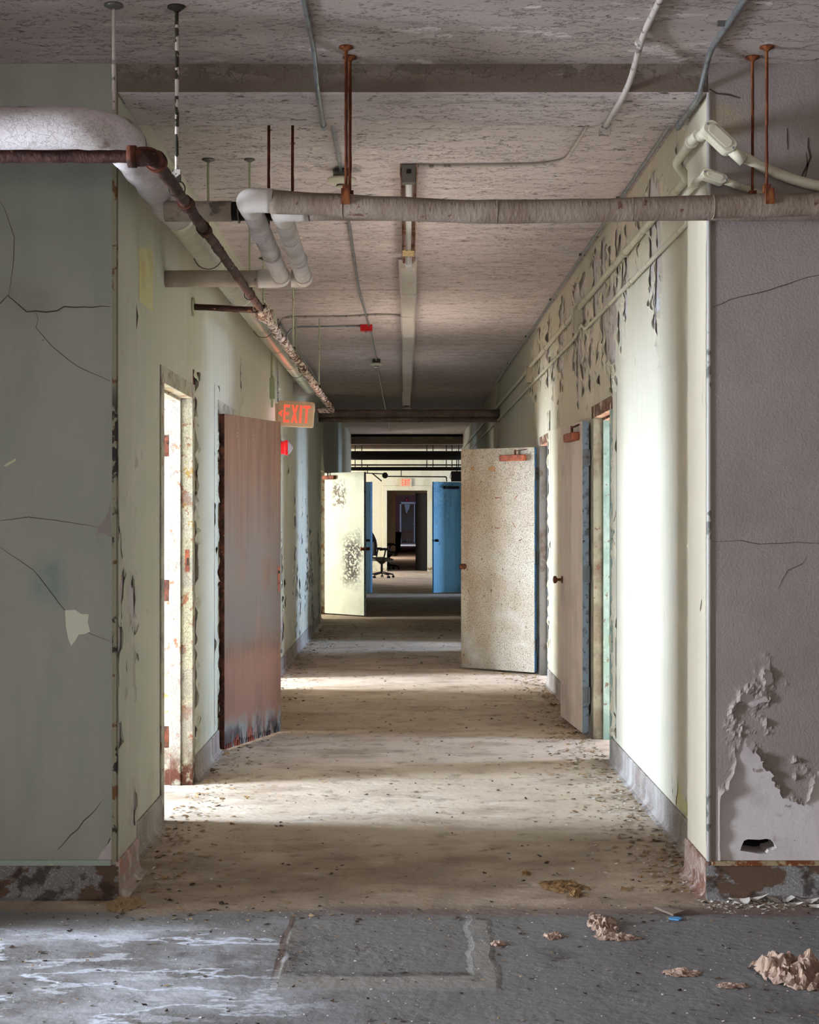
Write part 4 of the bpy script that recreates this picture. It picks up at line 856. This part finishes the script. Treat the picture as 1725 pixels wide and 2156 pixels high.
# right wall conduits
zu=EYE+1.435; zl=EYE+1.249; xw=1.192
W1=conduit('wall_conduit','thicker cream conduit along the right wall, upper of the two',[(1.102,5.40,zu+.01),(1.104,5.86,zu+.012),(xw,6.05,zu),(xw,19.0,zu-.0),(xw,30.5,zu)],.019,'cond_cream',.07,couplings=[((1.102,5.50,zu+.01),(1.102,5.53,zu+.01)),((xw,7.75,zu),(xw,7.79,zu)),((xw,10.6,zu),(xw,10.64,zu)),((xw,12.2,zu),(xw,12.24,zu))])
W2=conduit('wall_conduit','thinner cream conduit along the right wall, lower of the two',[(1.114,5.40,zl+.03),(1.116,5.86,zl+.03),(xw+.006,6.05,zl),(xw+.006,9.55,zl),(xw-.0,9.75,zl+.06),(xw,10.1,zl+.01),(xw+.003,19,zl-.0),(xw+.003,30.5,zl)],.0125,'cond_cream',.06,couplings=[((1.115,5.48,zl+.03),(1.115,5.51,zl+.03)),((xw+.006,7.6,zl),(xw+.006,7.64,zl)),((xw+.006,8.4,zl),(xw+.006,8.44,zl))])
for (yy,lb) in ((9.9,'near'),(13.75,'far')):
    bx_=tag(empty('junction_box',(XR,yy,zu-.07)),'cream painted pull box on right wall conduits, %s one'%lb,'box','pull boxes on the right wall')
    MB().box((-.065,-.055,-.09),(0,.055,.06)).build('box_body',M['cond_cream'],bx_,bevel=.003)
    MB().box((-.070,-.060,-.095),(-.065,.060,.065)).build('box_cover',M['cond_cream'],bx_,bevel=.002)
# LB fittings
def lb(name,label,a,b_,r,tail,tr):
    a=Vector(a); b_=Vector(b_); o=tag(empty(name,tuple(a)),label,'conduit fitting'); d=(b_-a).normalized(); nrm=Vector((0,-1,0)); s_=d.cross(nrm).normalized()
    def slot(L0_,L1_,w_,y0,y1):
        ps=[]
        for i in range(11): an=math.pi/2+math.pi*i/10; ps.append(d*L0_+d*math.cos(an)*w_+s_*math.sin(an)*w_)
        for i in range(11): an=-math.pi/2+math.pi*i/10; ps.append(d*L1_+d*math.cos(an)*w_+s_*math.sin(an)*w_)
        return [p_+nrm*y0 for p_ in ps],nrm*(y1-y0)
    Ln=(b_-a).length
    q=MB(); pr,ex=slot(0,Ln,r,-.035,.022); q.prism(pr,ex); q.build('fitting_body',M['cond_cream'],o,bevel=.006)
    q=MB(); pr,ex=slot(0,Ln,r*.92,.0225,.027); q.prism(pr,ex); pr,ex=slot(.01,Ln-.01,r*.6,.027,.030); q.prism(pr,ex); q.build('fitting_cover',M['cond_cream'],o,bevel=.002)
    q=MB(); 
    for t in (-.5,1): q=MB(); q.lathe(d*(0 if t<0 else Ln)+d*(r*.62*(-1 if t<0 else 1))+nrm*.027,nrm,[(0,.005),(.003,.004)],8); q.build('screw',M['steel'],o)
    q=MB(); q.tube([b_-a+d*r*.6,b_-a+d*(r*1.1+.05)],r*.72,14); q.build('hub',M['cond_cream'],o); q=MB(); q.tube([Vector((-.0,.02,-.0)),Vector((-.012,.10,-.0))],r*.74,14); q.build('hub',M['cond_cream'],o)
    T=[b_+d*r]+[Vector(t_) for t_ in tail]; q=MB(); q.tube([p_-a for p_ in dense(round_path(T,.25,7),.06)],tr,14); q.build('conduit_tube',M['cond_cream'],o)
    return o
lb('conduit_elbow_fitting','large cream oval conduit fitting at top right of the right pier',P(1495,272,5.30),P(1533,308,5.30),.030,[P(1640,370,5.375),P(1760,402,5.375),P(2000,410,5.375)],.0195)
lb('conduit_elbow_fitting','small cream oval conduit fitting below the large one at right',P(1487,367,5.32),P(1520,379,5.32),.018,[P(1580,400,5.39),P(1660,425,5.39),P(2000,430,5.39)],.0125)

# ------------------------------------------------------------------ lights and ceiling devices
def fixture(y0,L_,label,lens=True,x=.01,drop=0):
    o=tag(empty('fluorescent_light',(x,y0,ZC)),label,'light fixture','ceiling light row' if lens else None)
    q=MB(); q.box((-.038,0,-.045),(.038,L_,0)) ; 
    if lens: q.build('housing',M['fixture'],o)
    if lens:
        for k in range(2):
            q=MB(); a=k*L_/2+.006; b_=(k+1)*L_/2-.006; w0=.062; tl=R.uniform(-.006,.006)
            q.add([(-w0+tl,a,-.02),(-w0+tl,a,-.062),(-w0*.8+tl,a,-.072),(w0*.8+tl,a,-.072),(w0+tl,a,-.062),(w0+tl,a,-.02),(-w0,b_,-.02),(-w0,b_,-.062),(-w0*.8,b_,-.072),(w0*.8,b_,-.072),(w0,b_,-.062),(w0,b_,-.02)],
              [(0,1,7,6),(1,2,8,7),(2,3,9,8),(3,4,10,9),(4,5,11,10),(0,5,4,3,2,1),(6,7,8,9,10,11)])
            q.build('diffuser',M['lens'],o)
    else:
        q=MB(); q.box((-.045,0,-.02),(.045,L_,0)); q.box((-.045,0,-.055),(-.040,L_,-.02)); q.box((.040,0,-.055),(.045,L_,-.02)); q.build('housing',M['fixture'],o)
        q=MB(); q.box((-.036,-.004,-.095),(.036,.05,0)); q.build('end_cap',M['galv_dark'],o,bevel=.004)
        q=MB(); q.box((-.012,-.006,-.05),(.012,-.004,-.028)); q.build('knockout',M['black'],o)
        q=MB(); q.cyl((0,.05,-.075),(0,L_-.06,-.075),.017,16); q.build('lamp_tube',M['tube'],o)
        q=MB(); q.box((-.022,L_-.07,-.10),(.022,L_-.02,-.02)); q.build('lamp_holder',M['white'],o,bevel=.006)
        q=MB(); q.box((-.036,L_-.62,-.097),(.036,L_-.42,-.094)); q.build('label_plate',M['tagc'],o)
    return o
fixture(7.15,2.45,'open strip light nearest the viewer with bare tube and no cover',False)
nm=['nearest','second','third','fourth','fifth','farthest']
for k in range(5): fixture(9.72+k*2.45,2.45,'covered strip light with yellowed diffusers, %s of the row'%nm[k],True,.012-.004*k+R.uniform(-.006,.006))
fixture(22.5,2.45,'dark covered strip light beyond the crossing pipes',True,.0)
def detector(x,y,label):
    o=tag(empty('smoke_detector',(x,y,ZC)),label,'smoke detector','ceiling smoke detectors')
    MB().lathe((0,0,0),(0,0,-1),[(0,.045),(.045,.045)],24).build('mounting_box',M['galv_dark'],o)
    MB().lathe((0,0,-.045),(0,0,-1),[(0,.055),(.002,.074),(.012,.075),(.022,.062),(.030,.045)],32).build('detector_body',M['detector'],o)
    q=MB(); q.lathe((0,0,-.075),(0,0,-1),[(0,.026),(.012,.026),(.022,.020),(.026,.008)],20); 
    q.build('sensor_head',M['detector'],o)
    q=MB(); q.lathe((.0,0,-.078),(0,0,-1),[(0,.0275),(.006,.0275)],20); q.build('sensor_gap',M['dark'],o); return o
detector(-.333,7.28,'ivory smoke detector near the crossing pipe, near one'); detector(-.345,16.1,'small ivory smoke detector farther down the corridor ceiling')
q=MB(); q.box((-.055,-.04,-.06),(.055,.04,0)); o=tag(q.build('alarm_box',M['red'],loc=(-.375,13.2,ZC),bevel=.003),'small red box on the ceiling between the conduits','box')
q=MB(); q.lathe((0,-.02,-.06),(0,0,-1),[(0,.012),(.02,.01)],10); q.build('conduit_hub',M['galv'],o)

# ------------------------------------------------------------------ exit signs, strobe
def letters(mb,x0,z0,w_,h_,y,th):
    t=w_*.20; lw=w_*.22
    def quad(ps): mb.prism([(x0+a*w_,y,z0+b_*h_) for a,b_ in ps],(0,th,0))
    # E
    quad([(0,0),(.06,0),(.06,1),(0,1)])
    for z in (0,.43,.86): quad([(.06,z),(.22 if z!=.43 else .20,z),(.22 if z!=.43 else .20,z+.14),(.06,z+.14)])
    # X
    quad([(.29,0),(.36,0),(.54,1),(.47,1)]); quad([(.47,0),(.54,0),(.36,1),(.29,1)])
    # I
    quad([(.61,0),(.68,0),(.68,1),(.61,1)])
    # T
    quad([(.83,0),(.90,0),(.90,.86),(.83,.86)]); quad([(.74,.86),(1,.86),(1,1),(.74,1)])
def rounded(w_,h_,r,y0,th):
    ps=[]
    for (cx_,cz__,a0) in ((w_/2-r,h_/2-r,0),(-w_/2+r,h_/2-r,90),(-w_/2+r,-h_/2+r,180),(w_/2-r,-h_/2+r,270)):
        for k in range(6): a=math.radians(a0+18*k); ps.append((cx_+r*math.cos(a),y0,cz__+r*math.sin(a)))
    return ps,(0,th,0)
es=tag(empty('exit_sign',tuple(P(623,872,12.6))),'lit red EXIT sign with left arrow jutting from the left wall','exit sign')
es.rotation_euler=(0,math.radians(3.6),math.radians(-4))
W_,H_=.325,.225
q=MB(); ps,ex=rounded(W_,H_,.02,-.02,.04); q.prism(ps,ex); q.build('sign_panel',M['sign'],es,bevel=.003)
q=MB(); letters(q,-.105,-.078,.235,.156,-.0225,.002); q.prism([(-.152,-.0225,-.0),(-.118,-.0225,.03),(-.118,-.0225,.016),(-.132,-.0225,0),(-.118,-.0225,-.016),(-.118,-.0225,-.03)],(0,.002,0)); q.build('exit_lettering',M['sign_red'],es)
q=MB(); q.box((-.195,-.03,-.07),(-.165,.03,.085)); q.build('canopy',M['sign'],es,bevel=.006)
ld=bpy.data.lights.new('exit_sign_glow','AREA'); ld.shape='RECTANGLE'; ld.size=.22; ld.size_y=.14; ld.energy=.18; ld.color=(1,.18,.10)
lo=bpy.data.objects.new('exit_sign_glow',ld); COL.objects.link(lo); lo.parent=es; lo.location=(.0,-.03,0); lo.rotation_euler=(math.radians(-90),0,0)
es2=tag(empty('exit_sign',tuple(P(854.5,1016,36.98))),'small square red EXIT sign above the far doorway','exit sign')
q=MB(); ps,ex=rounded(.31,.22,.008,-.03,.03); q.prism(ps,ex); q.build('sign_panel',M['sign'],es2)
q=MB(); letters(q,-.10,-.08,.21,.16,-.033,.002); q.build('exit_lettering',M['sign_red'],es2)
q=MB(); q.box((-.155-.03,-.001,-.11),(-.155,.015,.11)); 
st=tag(empty('fire_strobe',(XL,12.72,EYE+(VY-943)/FPX*12.72)),'red fire alarm strobe box on left wall under the exit sign','alarm')
MB().box((0,-.055,-.055),(.075,.055,.055)).build('alarm_body',M['red'],st,bevel=.003)
MB().box((.075,-.065,-.065),(.105,.065,.065)).build('alarm_faceplate',M['red'],st,bevel=.006)
MB().add([(.105,-.05,-.058),(.105,.05,-.058),(.105,.05,.058),(.105,-.05,.058),(.145,0,-.01),(.145,0,.01)],[(0,1,4),(1,2,5,4),(2,3,5),(3,0,4,5)]).build('strobe_lens',M['glass'],st)
a=Vector((XL+.02,12.66,EYE+(VY-905)/FPX*12.7)); b_=Vector((XL+.04,12.72,EYE+(VY-929)/FPX*12.72))
tag(MB().tube([p_-a for p_ in round_path([a+Vector((0,0,.05)),a,(a+b_)/2+Vector((.01,0,0)),b_],.03,5)],.004,8).build('signal_cable',M['cond_white'],loc=a),'short pale cable between exit sign and red strobe','cable')
q=MB(); q.lathe((0,0,0),(0,-1,0),[(0,.09),(.03,.09),(.04,.05)],20); tag(q.build('alarm_bell',M['red'],loc=P(857,1052,75.7)),'tiny round red bell over the door at the end of the passage','bell')
# cloth on distant door
q=MB(); vs=[];nn=12
for i in range(nn+1):
    for j in range(7):
        u=i/nn; v=j/6; vs.append(((u-.5)*.30*(1-.45*v),.03*math.sin(u*12),-v*(.38+.1*math.sin(u*5))))
q.add(vs,[(i*7+j,i*7+j+1,(i+1)*7+j+1,(i+1)*7+j) for i in range(nn) for j in range(6)],0,True); tag(q.build('white_cloth',M['cloth'],loc=P(858,1062,75.55)),'white cloth hanging from the distant white door frame','cloth')
# dark leaf in the far doorway
dd=empty('door_9',(.53,37.3,.01),math.radians(128)); struct(dd,'dark door leaf standing open in the right half of the far doorway','door')
MB().box((0,-.022,0),(.46,.022,2.03)).build('door_leaf',M['dark'],dd)

# ------------------------------------------------------------------ chairs
def chair(name,label,loc,rz,hm='chair'):
    o=tag(empty(name,loc,rz),label,'office chair')
    q=MB(); n=8; vs=[]
    for i in range(n+1):
        for j in range(n+1):
            u=i/n*2-1; v=j/n*2-1; rr=1-.12*(u*u*v*v); vs.append((u*.25*rr,v*.25*rr,.46+.03*(v>.7)*-1+.02*u*u))
    up=[(x,y,z+.0) for x,y,z in vs]; dn=[(x*.92,y*.92,z-.07) for x,y,z in vs]; m=n+1
    fs=[(i*m+j,(i+1)*m+j,(i+1)*m+j+1,i*m+j+1) for i in range(n) for j in range(n)]; k=len(vs)
    fs2=[tuple(k+t for t in f_[::-1]) for f_ in fs]; rim=[]
    bd=[(i,0) for i in range(n)]+[(n,j) for j in range(n)]+[(i,n) for i in range(n,0,-1)]+[(0,j) for j in range(n,0,-1)]
    for a_,b2 in zip(bd,bd[1:]+bd[:1]): ia=a_[0]*m+a_[1]; ib=b2[0]*m+b2[1]; rim.append((ia,ib,k+ib,k+ia))
    q.add(up+dn,fs+fs2+rim,0,True); q.build('seat',M['chair_grey'],o)
    q=MB(); vs=[]
    prof=[(.52,-.24,.21),(.62,-.27,.23),(.75,-.26,.24),(.88,-.28,.23),(1.0,-.33,.21),(1.08,-.37,.17)]
    for (z,y,w_) in prof:
        for t in (-1,-.5,0,.5,1): vs.append((t*w_,y+.05*t*t,z))
    fr_=[(i*5+j,i*5+j+1,(i+1)*5+j+1,(i+1)*5+j) for i in range(5) for j in range(4)]
    q.add(vs,fr_,0,True); ob=q.build('backrest',M['chair'],o); s_=ob.modifiers.new('solid','SOLIDIFY'); s_.thickness=.035
    q=MB(); q.tube([(0,-.27,.62),(0,-.22,.45),(0,-.05,.38)],.025,10); q.build('back_support',M['dark'],o)
    for s_ in (-1,1):
        q=MB(); q.tube(round_path([(s_*.27,-.05,.40),(s_*.31,-.03,.52),(s_*.30,0,.65)],.06,4),.018,8); q.tube([(s_*.30,-.14,.655),(s_*.30,-.05,.675),(s_*.29,.08,.67),(s_*.28,.15,.645)],[.02,.03,.03,.018],10); q.build('armrest',M['chair'],o)
    q=MB(); q.cyl((0,0,.10),(0,0,.40),.028,12); q.lathe((0,0,.32),(0,0,1),[(0,.04),(.07,.12)],12); q.build('gas_post',M['dark'],o)
    for k in range(5):
        a=2*math.pi*k/5+.3; d=Vector((math.cos(a),math.sin(a),0)); leg=MB().tube([d*.03+Vector((0,0,.12)),d*.28+Vector((0,0,.075))],[.026,.016],8).build('base_leg',M['dark'],o)
        c_=d*.28; t=Vector((-d.y,d.x,0)); q=MB(); q.cyl(c_+t*.006+Vector((0,0,.028)),c_+t*.028+Vector((0,0,.028)),.028,12); q.cyl(c_-t*.028+Vector((0,0,.028)),c_-t*.006+Vector((0,0,.028)),.028,12); q.cyl(c_+Vector((0,0,.03)),c_+Vector((0,0,.08)),.008,8); q.build('caster',M['dark'],leg)
    return o
chair('office_chair','mesh backed swivel office chair in the far junction, half hidden by the doors',((804-VX)/FPX*33.2,33.2,0),math.radians(-72))
ch=chair('office_chair','dark silhouette of a second office chair just inside the far doorway',(-.50,38.4,0),math.radians(-100))
# dark bin in far passage
q=MB(); q.lathe((0,0,0),(0,0,1),[(0,.22),(.02,.25),(.75,.30),(.78,.31),(.80,.02)],16); tag(q.build('waste_bin',M['dark'],loc=(-.52,57.5,0)),'dark barrel by the left side of the distant passage','bin')

# ------------------------------------------------------------------ litter on the floor
def crumple(name,label,loc,sx,sy,sz,m,seed,n=26,cat='paper',group=None,rough=1.0):
    q=MB(); vs=[]; rr=random.Random(seed)
    for i in range(n+1):
        for j in range(n+1):
            u=i/n*2-1; v=j/n*2-1; rad=math.hypot(u,v)
            e=1+.35*noise.noise(Vector((math.atan2(v,u)*1.3,seed,2)))
            x=u*sx*e; y=v*sy*e
            p_=Vector((u*2.1,v*2.1,seed*1.7)); h_=abs(noise.noise(p_))*1.1+.75*(.5-abs(noise.noise(p_*1.9)))*rough+.45*(.4-abs(noise.noise(p_*4.2)))*rough
            z=sz*.62*h_*max(0,1-rad**2.2)**.6
            x+=sx*.12*noise.noise(p_*3+Vector((9,0,0))); y+=sy*.12*noise.noise(p_*3+Vector((0,9,0)))
            vs.append((x,y,max(.001,z)))
    m_=n+1; fs=[]
    for i in range(n):
        for j in range(n):
            u=(i+.5)/n*2-1; v=(j+.5)/n*2-1
            if math.hypot(u,v)<.98+.12*noise.noise(Vector((u*5,v*5,seed))): fs.append((i*m_+j,(i+1)*m_+j,(i+1)*m_+j+1,i*m_+j+1))
    q.add(vs,fs); return tag(q.build(name,m,loc=loc),label,cat,group)
def G(px,py): Y=EYE*FPX/(py-VY); return Vector(((px-VX)/FPX*Y,Y,0))
crumple('crumpled_paper','large crumpled tan paper heap at the right edge of the floor',G(1672,2050),.125,.14,.13,M['paper'],3,n=40)
crumple('crumpled_paper','smaller crumpled tan scrap in the bottom right, behind it the large heap',G(1715,2075),.06,.05,.025,M['paper'],5)
crumple('crumpled_paper','ruffled pale tan clump below the right pier, upper of two',G(1268,1948),.055,.13,.045,M['paper'],7)
crumple('crumpled_paper','flat ruffled tan clump lying just nearer than the upper one',G(1298,1974),.075,.05,.028,M['paper'],9)
crumple('crumpled_paper','thin folded tan sheet lying alone at lower right',G(1437,2050),.065,.035,.03,M['paper'],11,rough=.5)
crumple('crumpled_paper','small tan ruffled scrap right of the floor patch',G(1165,1972),.035,.04,.022,M['paper'],13)
crumple('crumpled_paper','low reddish scrap near the bottom right corner',G(1540,2076),.05,.03,.014,M['paper'],15)
crumple('crumpled_paper','tiny pinkish scrap beside the floor patch edge',G(1050,1988),.03,.03,.02,M['paper'],16)
crumple('dirt_clump','flat dry brown clump on the corridor floor near the right pier',G(1185,1866),.09,.10,.025,M['clump'],17,cat='debris')
crumple('dirt_clump','small dry brown clump beside the flat one',G(1213,1884),.028,.05,.03,M['clump'],19,cat='debris')
crumple('dirt_clump','matted brown tuft at the foot of the left pier',G(262,1905),.075,.10,.035,M['chip_tan'],21,cat='debris')
crumple('dirt_clump','small brown tuft in middle distance of the corridor near the right side',G(1108,1839),.022,.04,.02,M['clump'],23,cat='debris')
q=MB(); q.prism([(-.05,.05,.002),(.02,.045,.002),(.045,-.04,.012),(.0,-.06,.004)],(0,0,.008)); tag(q.build('tile_chip',M['header'],loc=G(1412,1922)),'grey triangular chip of tile lying below the right pier','debris')
q=MB(); q.prism([(-.025,.012,.003),(.018,.02,.003),(.03,0,.003),(.012,-.02,.003),(-.02,-.005,.003)],(0,0,.004)); tag(q.build('blue_paint_chip',M['blue_chip'],loc=G(1420,1937)),'bright blue paint chip beside the triangular tile chip','debris')
names=['leftmost','second','third','fourth','fifth','sixth','seventh','rightmost']
for i,(px,py,s_) in enumerate(((1527,1896,.035),(1560,1902,.05),(1598,1898,.045),(1632,1900,.04),(1655,1896,.05),(1680,1910,.035),(1700,1902,.05),(1718,1915,.045))):
    q=MB(); n=9; ps=[]; rr=random.Random(i*3+1)
    ang=sorted(rr.uniform(0,6.28) for _ in range(n)); c0=len(q.v)
    ring=[(math.cos(a)*s_*rr.uniform(.7,1.15),math.sin(a)*s_*rr.uniform(.5,.9)) for a in ang]; tz=rr.uniform(-.25,.25); ring=[(x,y,.006+max(0,.35*s_*(x/s_)**2+tz*x)) for x,y in ring]
    top=[(x,y,z+.0015) for x,y,z in ring]
    q.add([(0,0,.003)]+ring,[(0,1+k,1+(k+1)%n) for k in range(n)])
    q.add([(0,0,.0045)]+top,[(0,1+(k+1)%n,1+k) for k in range(n)])
    lo_=G(px,py); tag(q.build('fallen_paint_flake',M['chip_pale'],loc=lo_),'curled white paint flake under the right front wall, %s of the row'%names[i],'paint flake','flakes fallen below the peeling wall')
# scattered litter (uncountable)
def litter(name,label,m,n,fn,smin,smax,seed):
    rr=random.Random(seed); q=MB()
    for _ in range(n):
        x,y=fn(rr); s_=rr.uniform(smin,smax)*(1+max(0,y-6)*.05); k=rr.choice((3,4,5)); a0=rr.uniform(0,6.28)
        el=rr.uniform(.4,1); rot=rr.uniform(0,3.14); vs=[]
        for i in range(k):
            a=a0+6.283*i/k; u=math.cos(a)*s_*rr.uniform(.7,1.2); v=math.sin(a)*s_*el
            vs.append((x+u*math.cos(rot)-v*math.sin(rot),y+u*math.sin(rot)+v*math.cos(rot),.0012+rr.random()**3*s_*.6))
        q.add(vs,[tuple(range(k))])
    return tag(q.build(name,m),label,'debris',None,'stuff')
def near_walls(rr):
    y=5.5+13*rr.random()**1.5; s=rr.choice((-1,1,1)); d=abs(rr.gauss(0,.16))+.02; return ((XL+d) if s<0 else (XR-d), y)
def hall(rr): return rr.uniform(-1.1,1.15), 5.1+14*rr.random()**1.6
def front(rr): return rr.uniform(-1.6,1.6), rr.uniform(3.9,5.35)
def frontwall(rr):
    s=rr.random(); return (rr.uniform(1.1,1.7),5.38-abs(rr.gauss(0,.07)))
corr=[]; 
def litter_all(name,label,specs):
    q=MB(); ms=[]
    for k,(m,n,fn,a,b_,sd) in enumerate(specs):
        o=litter('tmp','tmp',m,n,fn,a,b_,sd); me=o.data; base=len(q.v); q.v+=[tuple(v.co) for v in me.vertices]
        for p_ in me.polygons: q.f.append([base+i for i in p_.vertices]); q.m.append(k); q.s.append(False)
        ms.append(m); bpy.data.objects.remove(o); bpy.data.meshes.remove(me)
    return tag(q.build(name,ms),label,'debris',None,'stuff')
litter_all('floor_litter','brown and pale crumbs, leaf bits and paint specks over the corridor floor',[(M['chip_tan'],2200,near_walls,.004,.017,1),(M['chip_pale'],1100,near_walls,.003,.012,2),(M['chip_dark'],600,hall,.004,.015,3),(M['chip_tan'],650,hall,.004,.016,4),(M['clump'],500,near_walls,.008,.024,8)])
litter_all('floor_litter','fine pale and dark crumbs on the grey floor in front of the corridor mouth',[(M['chip_pale'],900,front,.0015,.006,5),(M['chip_dark'],420,front,.002,.012,6),(M['chip_tan'],260,front,.002,.010,9),(M['chip_pale'],450,frontwall,.003,.012,7)])
